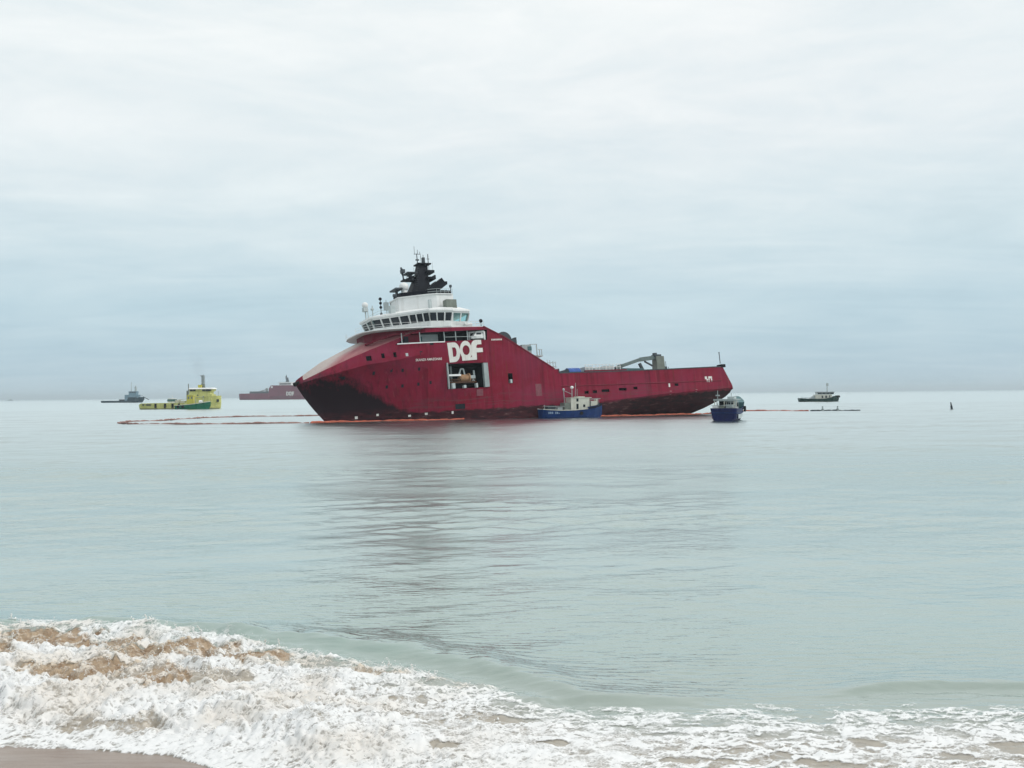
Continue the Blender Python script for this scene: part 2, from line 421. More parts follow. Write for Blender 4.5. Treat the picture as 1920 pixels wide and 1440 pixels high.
def surf(X, Y):
    wob = 0.10*gnoise(X*0.9, Y*0+1.5, 3)+0.045*gnoise(X*3.7, Y*0+4.5, 4)
    Ys = np.interp(X, SH[:, 0], SH[:, 1])+wob
    Yb = np.interp(X, BR[:, 0], BR[:, 1])
    L = 1-sstep(-3.4, 1.6, X+0.5*gnoise(X*0.5, Y*0.5, 21))
    d = Y-Ys
    t = d/(Yb-Ys)
    # swell shoulder behind the foam
    A = np.interp(X, [-14, -9, -7.5, -6.2, -5, -4, -2, 0, 1.5, 3, 20], [0.28, 0.30, 0.40, 0.36, 0.46, 0.40, 0.32, 0.22, 0.09, 0.035, 0.03])
    A = A*(1+0.18*gnoise(X*1.1, X*0+0.3, 8))
    dr = Y-(Yb+np.interp(X, [-8, -5, -2, 1, 3], [0.0, 0.1, 0.55, 0.5, 0.2]))
    ridge = A*np.exp(-(dr/np.where(dr < 0, 0.50, 1.5))**2)
    # the little second wavelet to the right of it
    yr2 = np.interp(X, [4.6, 5.6, 6.6, 7.3, 9, 12], [15.55, 15.9, 16.1, 15.98, 15.95, 16.3])
    d2 = Y-yr2
    ridge = ridge+0.10*sstep(4.4, 5.8, X)*np.exp(-(d2/np.where(d2 < 0, 0.14, 0.8))**2)
    d3 = Y-np.interp(X, [-0.4, 0.7, 1.6, 3.6], [15.3, 15.35, 15.3, 15.35])
    ridge = ridge+0.05*sstep(-0.4, 0.4, X)*(1-sstep(1.8, 3.8, X))*np.exp(-(d3/np.where(d3 < 0, 0.12, 0.5))**2)
    body = L*0.24*sstep(0.35, 1.7, d)*(1-sstep(0.86, 1.1, t))+0.045*sstep(0.0, 0.5, d)*(1-sstep(0.8, 1.05, t))
    win = sstep(0.10, 0.9, d)*(1-sstep(0.80, 1.02, t))
    wx, wy = X+0.22*gnoise(X*1.7, Y*1.7, 31), Y+0.22*gnoise(X*1.7+9, Y*1.7, 32)
    big = billow(wx*0.95, wy*1.15, 41, 5, 0.56)
    small = billow(wx*4.2, wy*4.8, 51, 3, 0.5)
    lum = win*(L*((0.27-0.13*sstep(-5.0, -2.0, X))*(big**0.85-0.40)+0.05*(small-0.5))+0.022*(small-0.5)+0.02*fbm(X*2, Y*2.4, 61, 3))
    # churned, sand laden water
    brown = np.zeros_like(X)
    nz = 0.42*fbm(X*2.1, Y*2.6, 71, 4)
    for bx, by, rx, ry, a in BROWN:
        q = np.hypot((X-bx)/(1.18*rx), (Y-by)/(1.2*ry))+nz
        brown = np.maximum(brown, a*(1-sstep(0.72, 1.12, q)))
    lum = lum-brown*L*win*0.05*np.clip(big-0.5, 0, 1)
    ridge = ridge*(1+0.10*gnoise(X*2.3, Y*1.2, 15))+0.010*gnoise(X*1.6+0.4*Y, Y*6.5, 16)*sstep(0.75, 1.0, t)*(1-sstep(1.5, 2.4, t))
    h = ridge+body+lum
    h = np.where(d < 0.25, np.minimum(h, 0.02+0.06*np.clip(d, 0, 1)+0.012*small), h)
    h = np.where(d < 0, 0.015+0.9*d, h)
    # foam cover
    fx, fy = X+0.16*fbm(X*1.8, Y*1.8, 81, 3), Y+0.13*fbm(X*1.8+5, Y*1.8, 82, 3)
    hole = np.zeros_like(X)
    sparse = 0.5+0.5*gnoise(X*0.33, Y*0.5, 88)+0.10*np.clip(X-1, 0, 6)/6
    def lace(u, v, seed, rmin, rmax, soft):
        cc, kk = cells(u, v, seed)
        rr_ = rmin+(rmax-rmin)*kk**1.6
        return (1-sstep(rr_-soft, rr_+soft, cc+0.16*gnoise(u*3.1, v*3.1, seed+2)))
    # drawn out along the wash: sheared axes
    ux, uy = fx+0.55*fy, fy-0.18*fx
    open_ = (0.30+0.68*sparse)
    hole = np.maximum(hole, lace(ux/0.58, uy/0.30, 91, 0.02, 0.62, 0.16)*open_*(1-0.65*L))
    hole = np.maximum(hole, 0.9*lace(ux/0.25+3, uy/0.12, 94, 0.0, 0.66, 0.2)*open_*(1-0.35*L))
    hole = np.maximum(hole, 0.75*lace(ux/0.11+7, uy/0.06, 96, 0.0, 0.62, 0.25)*(0.5+0.6*sparse))
    for hx, hy, rx, ry in HOLES:
        q = np.hypot((X-hx)/(0.85*rx), (Y-hy)/(0.85*ry))+0.6*fbm(X*3.2, Y*4.6, 77, 5)
        hole = np.maximum(hole, 0.95*(1-sstep(0.6, 1.15, q)))
    streak = gnoise(X*1.1+Y*0.9, Y*5.5-X*0.8, 97)
    veil = 0.5+0.5*fbm(X*1.2+Y*0.7, Y*2.2-X*0.3, 98, 4)
    cov = 1-hole-0.25*sstep(0.1, 0.7, streak)*(1-L)-0.22*sstep(0.5, 0.95, veil)
    wb, kb = cells(fx/0.17+0.5*fbm(X*4, Y*4, 121, 2), fy/0.15, 122)
    wb2, kb2 = cells(fx/0.075, fy/0.07, 125)
    net = np.maximum(sstep(0.50, 0.78, wb), 0.75*sstep(0.52, 0.80, wb2)*sstep(-0.2, 0.5, gnoise(X*2.2, Y*2.6, 127)))
    cov = cov-brown*(0.98-0.60*net)*(0.90-0.6*sstep(0.5, 0.95, small+0.45*gnoise(X*12, Y*12, 99)))
    edge = Y-(Yb-np.interp(X, [-20, -6, -4, -2, 0, 2, 9], [-0.05, 0.12, 0.50, 0.62, 0.50, 0.0, 0.05]))
    edge = edge+0.34*fbm(X*0.9, Y*1.3, 101, 4)+0.12*fbm(X*5, Y*5, 104, 2)
    cov = cov*(1-sstep(-0.30, 0.12, edge))
    cov = cov-0.55*sstep(-1.1, 0.1, edge)*(0.5+0.8*gnoise(X*2.8, Y*3.8, 106))*(1-0.6*L)
    cov = np.where(d < -0.02, 0, cov)
    cov = np.clip(cov, 0, 1)
    # sand in suspension
    sand = np.clip(0.62*(1-sstep(0.58, 0.98, t))+0.06*(1-sstep(0.9, 1.6, t)), 0, 1)
    sand = np.maximum(sand, brown)
    return dict(h=h, cov=cov, sand=sand, brown=brown, t=t, d=d, L=L, small=small, big=big)

rng = np.random.default_rng(11)
WAVES = []
for k in range(64):
    lam = 0.45*(22/0.45)**(k/63.0)
    th = -math.pi/2+rng.normal(0, 0.62)
    WAVES.append((lam, th, rng.uniform(0, 2*math.pi), (0.019 if lam < 3.0 else 0.0058)*(0.8+0.4*rng.random())))

def swell(X, Y, sp):
    z = np.zeros_like(X)
    calm = 0.42+0.58*sstep(20, 45, Y)
    patch = np.clip(0.75+0.95*fbm(X/34.0, Y/15.0, 201, 3), 0.15, 1.9)
    patch2 = np.clip(0.9+0.7*fbm(X/11.0, Y/5.0, 207, 2), 0.2, 1.9)
    for lam, th, ph, sl in WAVES:
        w = sstep(2.0, 4.0, lam/sp)
        if not np.any(w > 0): continue
        k = 2*math.pi/lam
        a = sl/k*(patch*patch2 if lam < 3.2 else 1.0)
        z += w*a*calm*np.sin(k*(X*math.cos(th)+Y*math.sin(th))+ph)
    return z

def grid_mesh(name, X, Y, Z, attrs, keep=None):
    r, c = X.shape
    co = np.stack([X, Y, Z], -1).reshape(-1, 3).astype(np.float32)
    i = np.arange((r-1)*c).reshape(r-1, c)[:, :-1]
    q = np.stack([i, i+1, i+c+1, i+c], -1).reshape(-1, 4)
    if keep is not None:
        k = keep.reshape(-1); q = q[k[q].any(1)]
        used = np.zeros(len(co), bool); used[q.reshape(-1)] = True
        remap = np.cumsum(used)-1
        co = co[used]; q = remap[q]
        attrs = {n: a.reshape(-1)[used] for n, a in attrs.items()}
    me = bpy.data.meshes.new(name)
    me.vertices.add(len(co)); me.vertices.foreach_set('co', co.reshape(-1))
    me.loops.add(q.size); me.loops.foreach_set('vertex_index', q.reshape(-1).astype(np.int32))
    me.polygons.add(len(q)); me.polygons.foreach_set('loop_start', np.arange(0, q.size, 4, dtype=np.int32))
    me.polygons.foreach_set('use_smooth', np.ones(len(q), bool))
    me.update(calc_edges=True)
    for n, a in attrs.items():
        at = me.attributes.new(n, 'FLOAT', 'POINT')
        at.data.foreach_set('value', np.ascontiguousarray(a.reshape(-1), dtype=np.float32))
    return me

# --- sea water: one sheet from the beach to the skyline, finer near the shore
rows = [9.5]
while rows[-1] < 24: rows.append(rows[-1]+0.036)
while rows[-1] < 420: rows.append(rows[-1]*1.0046)
while rows[-1] < 20000: rows.append(rows[-1]*1.03)
rows = np.array(rows)
s_in = np.linspace(-0.60, 0.60, 600)
s_out = 0.60*np.geomspace(1, 2.4, 14)[1:]
s = np.concatenate([-s_out[::-1], s_in, s_out])
X = rows[:, None]*s[None, :]
Y = np.repeat(rows[:, None], len(s), 1)
far = np.maximum(rows*1.6, 500)
X[:, 0] = -far; X[:, -1] = far
sp = np.maximum(np.gradient(rows)[:, None]*0.8, rows[:, None]*(s_in[1]-s_in[0]))*np.ones_like(X)
near = Y < 28
Z = swell(X, Y, sp)
S = surf(X[near], Y[near])
lift = np.zeros_like(X); sandA = np.zeros_like(X)
lift[near] = S['h']; sandA[near] = S['sand']

fade = np.ones_like(X); fade[near] = sstep(0.3, 2.0, S['d'])
Z = Z*fade+lift

def sea_material():
    m, T = new_mat('sea_water')
    g = T.n('ShaderNodeNewGeometry').outputs['Position']
    p = T.n('ShaderNodeSeparateXYZ', {0: g})
    sand = T.n('ShaderNodeAttribute', attribute_name='sand').outputs['Fac']
    yy = p.outputs[1]
    # turbid green over the shallow sand, deeper and darker offshore
    off = T.math('DIVIDE', T.math('LOGARITHM', T.math('MAXIMUM', yy, 10.0), 10.0), 3.0)
    drift = T.noise(T.mapping(g, (0.020, 0.05, 1)), 1.0, 3, 0.5)
    off = T.math('ADD', off, T.math('MULTIPLY', T.math('SUBTRACT', drift, 0.5), 0.10))
    colr = T.ramp(off, [(0.38, (0.235, 0.265, 0.225)), (0.43, (0.198, 0.272, 0.237)), (0.53, (0.198, 0.272, 0.245)), (0.62, (0.17, 0.238, 0.217)), (0.73, (0.105, 0.145, 0.135)), (0.9, (0.05, 0.08, 0.08))])
    n = T.noise(g, 5.0, 5, 0.62)
    br = T.mix(T.ramp(n, [(0.35, 0), (0.65, 1)]), (0.225, 0.138, 0.070), (0.43, 0.32, 0.21))
    mud = T.mix(T.ramp(sand, [(0.6, 0), (0.85, 1)]), (0.315, 0.312, 0.278), br)
    colr = T.mix(T.ramp(sand, [(0.05, 0), (0.62, 1)]), colr, mud)
    # small wind ripples
    w1 = T.noise(T.mapping(g, (1.7, 5.4, 3)), 1.0, 3, 0.55, 0.3)
    w2 = T.noise(T.mapping(g, (0.55, 1.35, 1), (0, 0, rad(12))), 1.0, 4, 0.55, 0.4)
    patch = T.ramp(T.noise(T.mapping(g, (0.03, 0.085, 1), (0, 0, rad(5))), 1.0, 4, 0.55, 0.6), [(0.38, 0.25), (0.62, 1)])
    offs = T.ramp(T.math('DIVIDE', yy, 300.0), [(0.055, 0.25), (0.2, 1)])
    fadeb = T.ramp(T.math('DIVIDE', yy, 400.0), [(0.09, 1), (0.34, 0.08)])
    hgt = T.math('ADD', T.math('MULTIPLY', w1, T.math('MULTIPLY', patch, 0.028)), T.math('MULTIPLY', T.math('MULTIPLY', w2, 0.075), T.math('MULTIPLY', offs, patch)))
    churn = T.math('MULTIPLY', T.noise(g, 14.0, 4, 0.65), T.math('MULTIPLY', T.ramp(sand, [(0.62, 0), (0.9, 1)]), 0.05))
    hgt = T.math('MULTIPLY', T.math('ADD', hgt, churn), fadeb)
    b = T.n('ShaderNodeBump', {'Height': hgt, 'Strength': 1.0, 'Distance': 1.0})
    ro = T.math('ADD', T.math('MULTIPLY', T.ramp(off, [(0.44, 0), (0.60, 1)]), 0.26), 0.06)
    ro = T.math('ADD', ro, T.math('MULTIPLY', T.ramp(sand, [(0.62, 0), (0.9, 1)]), 0.3))
    pr = T.n('ShaderNodeBsdfPrincipled', {'Base Color': colr, 'Roughness': ro, 'IOR': 1.36, 'Specular IOR Level': 0.5, 'Normal': b.outputs[0]})
    # a silky film of tiny ripples offshore, far too fine to resolve, spreads the sky's reflection upward
    gl = T.n('ShaderNodeBsdfGlossy', {'Color': (0.93, 0.98, 0.972, 1), 'Roughness': T.ramp(off, [(0.42, 0.09), (0.55, 0.20), (0.65, 0.33), (0.78, 0.35)]), 'Normal': b.outputs[0]}, distribution='BECKMANN')
    fr = T.n('ShaderNodeFresnel', {'IOR': 2.1, 'Normal': b.outputs[0]}).outputs[0]
    film = T.math('MULTIPLY', T.math('MULTIPLY', T.ramp(off, [(0.40, 0.70), (0.60, 0.80), (0.74, 0.92)]), fr), T.ramp(sand, [(0.2, 1), (0.6, 0.25)]))
    sh = T.n('ShaderNodeMixShader', {0: film, 1: pr.outputs[0], 2: gl.outputs[0]})
    T.n('ShaderNodeOutputMaterial', {'Surface': sh.outputs[0]})
    return m
sea = link_mesh('sea_water', grid_mesh('sea_water', X, Y, Z, {'sand': sandA}), sea_material())
tag(sea, kind='structure')
del X, Y, Z, sp, lift, sandA, fade

# --- wet sand
def sand_z(X, Y):
    Ysh = np.interp(X, SH[:, 0], SH[:, 1])
    d = Ysh-Y
    return np.where(d > 0, d*0.10, d*0.16)+0.008*gnoise(X*1.2, Y*1.2, 301)-0.004+0.006
xs = np.concatenate([np.linspace(-400, -14, 40)[:-1], np.linspace(-14, 14, 300), np.linspace(14, 400, 40)[1:]])
ys = np.concatenate([np.linspace(-60, 8, 60)[:-1], np.linspace(8, 19, 120), [24, 40]])
X, Y = np.meshgrid(xs, ys)
Zs = sand_z(X, Y)
Zs = np.where(Y > 18.5, -3.0, Zs)
Zs = np.minimum(Zs, 2.6+0.03*np.sin(X))
def sand_material():
    m, T = new_mat('wet_sand')
    g = T.n('ShaderNodeNewGeometry').outputs['Position']
    a = T.noise(g, 1.3, 5, 0.6); f = T.noise(g, 75.0, 4, 0.75); e = T.noise(T.mapping(g, (0.6, 3, 1)), 2.0, 4, 0.6)
    c0 = T.mix(T.ramp(a, [(0.3, 0), (0.7, 1)]), (0.235, 0.185, 0.155), (0.285, 0.235, 0.20))
    c0 = T.mix(T.ramp(f, [(0.35, 0), (0.65, 1)]), T.mix(1.0, c0, (0.78, 0.78, 0.78), 'MULTIPLY'), T.mix(1.0, c0, (1.18, 1.18, 1.18), 'MULTIPLY'))
    c0 = T.mix(T.math('MULTIPLY', T.ramp(e, [(0.5, 0), (0.7, 1)]), 0.3), c0, (0.19, 0.15, 0.125))
    b = T.n('ShaderNodeBump', {'Height': T.math('ADD', T.math('MULTIPLY', f, 0.3), T.noise(g, 22.0, 4, 0.6)), 'Strength': 0.35, 'Distance': 0.008})
    pr = T.n('ShaderNodeBsdfPrincipled', {'Base Color': c0, 'Roughness': T.ramp(e, [(0.4, 0.5), (0.65, 0.28)]), 'Specular IOR Level': 0.35, 'Normal': b.outputs[0]})
    T.n('ShaderNodeOutputMaterial', {'Surface': pr.outputs[0]})
    return m
tag(link_mesh('beach_sand', grid_mesh('beach_sand', X, Y, Zs, {}), sand_material()), kind='structure')

# --- surf foam: a raised, lacy sheet lying on the broken water
xs = np.concatenate([np.arange(-22, -13.5, 0.07), np.arange(-13.5, 10.5, 0.024), np.arange(10.5, 20, 0.07)]); ys = np.arange(11.2, 22.0, 0.027)
X, Y = np.meshgrid(xs, ys)
S = surf(X, Y)
fade = sstep(0.3, 2.0, S['d'])
fz = swell(X, Y, np.full_like(X, 0.036))*fade+S['h']+0.012
th = 0.35*sstep(0.2, 0.9, S['cov'])
micro = billow(X*9.5+3, Y*10.5, 401, 3, 0.6)
fz = fz+sstep(0.1, 0.8, S['cov'])*(0.006+0.020*(0.2+S['L'])*micro)
fz = np.where(S['d'] < 0.0, np.maximum(S['h']+0.012, -0.05), fz)
def foam_material():
    m, T = new_mat('sea_foam')
    g = T.n('ShaderNodeNewGeometry').outputs['Position']
    cov = T.n('ShaderNodeAttribute', attribute_name='cover').outputs['Fac']
    br = T.n('ShaderNodeAttribute', attribute_name='silt').outputs['Fac']
    n = T.noise(g, 26.0, 5, 0.68); n2 = T.noise(T.mapping(g, (7, 11, 9)), 1.0, 5, 0.62, 0.4)
    v = T.n('ShaderNodeTexVoronoi', {'Vector': T.mapping(g, (15, 21, 15)), 'Scale': 1.0}, feature='DISTANCE_TO_EDGE').outputs['Distance']
    lace = T.ramp(v, [(0.0, 1), (0.22, 0)])
    thin = T.math('SUBTRACT', 1.25, T.math('MULTIPLY', cov, 0.75))
    k = T.math('ADD', cov, T.math('MULTIPLY', T.math('MULTIPLY', T.math('SUBTRACT', n, 0.5), thin), 0.7))
    k = T.math('ADD', k, T.math('MULTIPLY', T.math('MULTIPLY', T.math('SUBTRACT', n2, 0.5), thin), 1.1))
    k = T.math('ADD', k, T.math('MULTIPLY', lace, 0.20))
    al = T.ramp(k, [(0.22, 0), (0.50, 0.42), (0.86, 1)])
    col = T.mix(T.ramp(n2, [(0.3, 0), (0.6, 1)]), (0.84, 0.85, 0.84), (0.92, 0.925, 0.92))
    col = T.mix(T.math('MULTIPLY', br, T.ramp(n, [(0.3, 1), (0.75, 0.45)])), col, (0.66, 0.53, 0.37))
    b = T.n('ShaderNodeBump', {'Height': T.math('ADD', T.math('MULTIPLY', n, 0.6), T.math('MULTIPLY', n2, 1.0)), 'Strength': 0.45, 'Distance': 0.016})
    d = T.n('ShaderNodeBsdfPrincipled', {'Base Color': col, 'Roughness': 0.6, 'Specular IOR Level': 0.2, 'Normal': b.outputs[0]}).outputs[0]
    tl = T.n('ShaderNodeBsdfTranslucent', {'Color': col}).outputs[0]
    d = T.n('ShaderNodeMixShader', {0: 0.22, 1: d, 2: tl}).outputs[0]
    tr = T.n('ShaderNodeBsdfTransparent').outputs[0]
    mx = T.n('ShaderNodeMixShader', {0: al, 1: tr, 2: d}).outputs[0]
    T.n('ShaderNodeOutputMaterial', {'Surface': mx})
    return m
M_foam = foam_material()
silt = np.clip(0.40*S['L']*sstep(0.25, 0.8, 0.5+0.6*fbm(X*0.7, Y*0.9, 431, 3))+0.7*S['brown'], 0, 1)*sstep(0.3, 1.2, S['d'])
foam = link_mesh('surf_foam', grid_mesh('surf_foam', X, Y, fz, {'cover': S['cov'], 'silt': silt}, keep=S['cov'] > 0.06), M_foam)
tag(foam, 'white lacy surf foam spread over the shallows in front of the sand', 'foam', kind='stuff')

# --- droplets and torn lumps of foam thrown up by the breaker
cand = np.argwhere((S['L'] > 0.25) & (S['cov'] > 0.35) & (S['big'] > 0.55) & (S['t'] > 0.12) & (S['t'] < 1.0))
pick = cand[rng.integers(0, len(cand), 5200)]
vs, fs = [], []
oc_v = np.array([(1, 0, 0), (-1, 0, 0), (0, 1, 0), (0, -1, 0), (0, 0, 1), (0, 0, -1)], float)
oc_f = np.array([(0, 2, 4), (2, 1, 4), (1, 3, 4), (3, 0, 4), (2, 0, 5), (1, 2, 5), (3, 1, 5), (0, 3, 5)])
drops = []
for a, b in pick:
    up = abs(rng.normal(0, 0.05))
    r = 0.003+0.008*rng.random()**2.5
    if rng.random() < 0.08: r *= 2.0; up *= 0.3
    drops.append((X[a, b]+rng.normal(0, 0.05), Y[a, b]+rng.normal(0, 0.05), fz[a, b]+up, r))
crest = cand[(S['brown'][cand[:, 0], cand[:, 1]] > 0.25) | (S['t'][cand[:, 0], cand[:, 1]] > 0.8) | (S['big'][cand[:, 0], cand[:, 1]] > 0.85)]
for a, b in crest[rng.integers(0, len(crest), 420)]:
    vx, vy, vz = rng.normal(0.05, 0.35), rng.normal(-0.15, 0.3), 0.6+1.1*rng.random()
    n_ = int(8+14*rng.random()); T_ = 0.12+0.16*rng.random()
    for j in range(n_):
        t_ = T_*(j+rng.random())/n_
        f_ = 1-0.75*j/n_
        drops.append((X[a, b]+vx*t_+rng.normal(0, 0.004+0.012*j/n_), Y[a, b]+vy*t_+rng.normal(0, 0.01), fz[a, b]-0.01+vz*t_-4.9*t_*t_+rng.normal(0, 0.004+0.010*j/n_), (0.004+0.008*rng.random())*f_+0.002))
for i, (dx_, dy_, dz_, r) in enumerate(drops):
    sc = np.array([r*(0.8+0.7*rng.random()), r, r*(0.8+0.9*rng.random())])
    vs.append(oc_v*sc+np.array([dx_, dy_, dz_])); fs.append(oc_f+6*i)
me = bpy.data.meshes.new('sea_spray')
me.from_pydata(np.concatenate(vs).tolist(), [], np.concatenate(fs).tolist())
me.polygons.foreach_set('use_smooth', [True]*len(me.polygons))
M_spray = paint('spray_white', (0.82, 0.82, 0.80), 0.3, 0.04, 3.0, dirt=(0.7, 0.62, 0.52), dirt_amt=0.5)
tag(link_mesh('sea_spray', me, M_spray), 'fine white spray flung above the broken wave', 'spray', kind='stuff')
del X, Y, fz, S, silt, micro, fade
# ------------------------------------------------------------------ the stranded red ship (local metres: x to the bow, y to port, z up)
SHIP_M = Matrix(((-0.88264503, 0.46315544, -0.08015478), (-0.46931069, -0.87786393, 0.09540651), (-0.02617695, 0.12182758, 0.99220603)))
SHIP_O = (4.27, 214.57, -0.013)
ship = thing('supply_ship', 'large dark red offshore supply ship listing in the shallows, with white bridge and black mast', 'ship', SHIP_O, basis=SHIP_M)

def half_w(x):
    return 11.0 if x < 12 else 11*max(0.0, 1-min(1, (x-12)/38.2)**2.3)
def interp(x, pts):
    return float(np.interp(x, [p[0] for p in pts], [p[1] for p in pts]))
TOP = [(-45, 3.0), (-44.9, 3.84), (-42.8, 7.95), (-27.5, 7.72), (-13.9, 7.6), (-0.9, 7.58), (-0.8, 8.45), (0.1, 8.48), (10.9, 15.1), (15.2, 17.2), (27, 17.2)]
K1Z = [(15, 13.5), (27, 12.3), (31, 11.65), (34.7, 11.15), (38, 10.9), (42.4, 9.95), (45.7, 9.3), (49.6, 8.35), (50, 8.3)]
K2Z = [(27, 17.2), (29, 16.75), (30.7, 16.0), (35.2, 14.4), (37.5, 13.6), (40.7, 12.4), (45, 10.65), (49.4, 8.75), (50, 8.5)]
CTZ = [(27, 17.2), (29, 17.18), (33, 17.0), (35.5, 16.6), (37.5, 16.0), (40.7, 14.5), (45, 12.4), (49.7, 9.3), (50, 9.0)]
KEEL = [(-45, 2.3), (-44.6, 1.6), (-43.8, 1.1), (-40, -0.6), (-34, -2.6), (-20, -4.2), (-10, -4.5), (41, -4.5), (43, -2.0), (45, 1.2), (47.2, 3.8), (48.9, 6.3), (49.6, 7.5), (50, 8.2)]

def section(x):
    w = half_w(x); zk = interp(x, KEEL)
    if x <= 27:
        ztop = interp(x, TOP)
        aft = min(1.0, max(0.0, (-x-4)/20.0))
        zkn = 1.5+0.04*max(0, -x)*aft          # chine where the run tucks in
        yb = w
        pts = [(0, zk)]
        def side(z):
            y = w
            if z < zkn: y = w-(zkn-z)*1.25*aft
            if x > 5: y = w-(w-10.8*(1-(max(0, x-5)/40.0)**2))*max(0, min(1, (11-z)/11.0))**1.2
            if z < -2.2: y -= (-2.2-z)*0.9
            return max(0.3, y)
        zs = [zk+0.02, max(zk+0.04, -3.0), max(zk+0.06, -1.5), max(zk+0.08, 0.0), max(zk+0.1, min(1.2, ztop-0.7)), max(zk+0.12, min(zkn, ztop-0.6))]
        z5 = zs[-1]
        zs += [z5+(ztop-z5)*f for f in (0.25, 0.5, 0.72)]
        zs = sorted(zs)
        pts += [(side(z)*(0.82 if i == 0 else 1.0), z) for i, z in enumerate(zs)]
        pts += [(w, ztop), (max(0.1, w-0.55), ztop), (0, ztop)]
        return pts
    k1, k2, ct = interp(x, K1Z), interp(x, K2Z), interp(x, CTZ)
    yw = max(0.0, 10.8*(1-((x-5)/40.0)**2)*(1-0.35*min(1, max(0, (x-29)/10)))) if x < 45 else 0.0
    w2 = max(0.02, w-0.9 if w > 1.8 else w*0.5)
    pts = [(0, zk)]
    zs = [zk+(k1-zk)*f for f in (0.004, 0.12, 0.25, 0.38, 0.5, 0.62, 0.74, 0.87)]
    zlo = max(zk, 0.2)
    for i, z in enumerate(zs):
        if z < 0.2:
            y = yw*(0.97-0.05*max(0, -z-1)) * (0.8 if i == 0 else 1)
        else:
            t = (z-zlo)/max(0.01, k1-zlo)
            y = yw+(w-yw)*max(0, t)**(1.5+0.9*min(1, max(0, (x-30)/12)))
        pts.append((max(0.005, y), z))
    pts += [(w, k1), (w2, max(k2, k1+0.1)), (max(0.01, w2-1.7*min(1, w2/3)), min(max(k2, k1+0.1)+1.15*min(1, w2/3), max(ct, k2+0.15)-0.02)), (0, max(ct, k2+0.15))]
    return pts

XS = sorted(set([-45, -44.9, -44.4, -43.8, -43.3, -42.8, -41.5, -40, -37, -34, -31, -27.5, -23, -19, -16, -13.9, -11, -8, -4, -0.9, -0.8, 0.1, 2, 4, 6, 8, 9.5, 10.9, 12, 13.6, 15.2, 17, 19, 21, 23, 25, 27]
                + [27.0+i*0.9 for i in range(1, 25)]+[49.0, 49.5, 49.8, 50.0]))
SEC = [section(x) for x in XS]
def side_y(x, z):
    i = min(len(XS)-2, max(0, int(np.searchsorted(XS, x))-1))
    f = (x-XS[i])/(XS[i+1]-XS[i])
    q = [(a[0]*(1-f)+b[0]*f, a[1]*(1-f)+b[1]*f) for a, b in zip(SEC[i], SEC[i+1])]
    q = sorted((b, a) for a, b in q[1:-2])
    return float(np.interp(z, [k[0] for k in q], [k[1] for k in q]))
hb = MB()
rings = []
for x in XS:
    p = section(x)
    ring = [(x, y, z) for y, z in p]+[(x, -y, z) for y, z in p[-2:0:-1]]
    rings.append(ring)
nn = min(len(r) for r in rings)
assert all(len(r) == nn for r in rings), [len(r) for r in rings]
hb.loft(rings)
hull_me = hb.mesh('hull')
bm = bmesh.new(); bm.from_mesh(hull_me)
bmesh.ops.remove_doubles(bm, verts=bm.verts, dist=0.004)
bmesh.ops.triangulate(bm, faces=[f for f in bm.faces if len(f.verts) > 4])
bmesh.ops.recalc_face_normals(bm, faces=bm.faces)
bm.to_mesh(hull_me); bm.free()
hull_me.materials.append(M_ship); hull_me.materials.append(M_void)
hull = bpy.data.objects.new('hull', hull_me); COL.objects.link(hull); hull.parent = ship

cut = MB()
cut.box(15.1, 23.35, 4.5, 13, 5.35, 10.15)                                       # big side bay
cut.side_prism([(32.6, 14.35), (30.9, 15.4), (29.3, 16.35), (23, 16.42), (14.5, 16.62), (14.7, 14.62), (23.3, 14.48)], 7.0, 13)   # promenade opening
cut.box(9.75, 10.75, 9.2, 13, 5.95, 7.9)                                         # small side door
def cutbox(x, z, wx, hz, deep=0.5): cut.box(x-wx/2, x+wx/2, half_w(x)-deep, 13, z-hz/2, z+hz/2)
for x, z in ((-6.9, 3.52), (-8.9, 3.59), (-11.5, 3.72), (-15.8, 3.86), (-19.0, 4.02), (-29.7, 4.4)):   # freeing ports
    cutbox(x, z, 1.9 if x in (-11.5, -15.8) else 1.0, 0.55, 0.6)
for x, z in ((37.5, 12.1), (35.0, 12.4), (32.9, 12.45)): cutbox(x, z, 0.55 if x < 37 else 0.9, 0.95, 0.9)
cut.box(41.6, 42.9, 3.6, 8, 7.9, 9.1)                                            # anchor pocket
cutter_me = cut.mesh('cutter'); cutter_me.materials.append(M_void)
cutter = bpy.data.objects.new('cutter', cutter_me); COL.objects.link(cutter)
well_me = MB().box(-41.5, -0.6, -9.9, 9.9, 5.3, 20).mesh('well'); well_me.materials.append(M_red2)
well = bpy.data.objects.new('well', well_me); COL.objects.link(well)
for c_ in (cutter, well):
    c_.parent = ship
    md = hull.modifiers.new('cut', 'BOOLEAN'); md.object = c_; md.operation = 'DIFFERENCE'; md.solver = 'EXACT'; md.material_mode = 'TRANSFER'
bpy.context.view_layer.update()
dg = bpy.context.evaluated_depsgraph_get()
done = bpy.data.meshes.new_from_object(hull.evaluated_get(dg), preserve_all_data_layers=True, depsgraph=dg)
hull.modifiers.clear(); hull.data = done
done.materials.append(M_paledeck)
mi_b = len(done.materials)-1
for f_ in done.polygons:
    if f_.center.x > 27.3 and f_.normal.z > 0.30 and f_.center.z > interp(f_.center.x, K2Z)+0.10: f_.material_index = mi_b
for o_ in (cutter, well): bpy.data.objects.remove(o_)
done.polygons.foreach_set('use_smooth', [True]*len(done.polygons))
done.set_sharp_from_angle(angle=rad(14))

P = lambda name, mb, mat, parent=ship, **k: mb.build(name, mat, parent, **k)
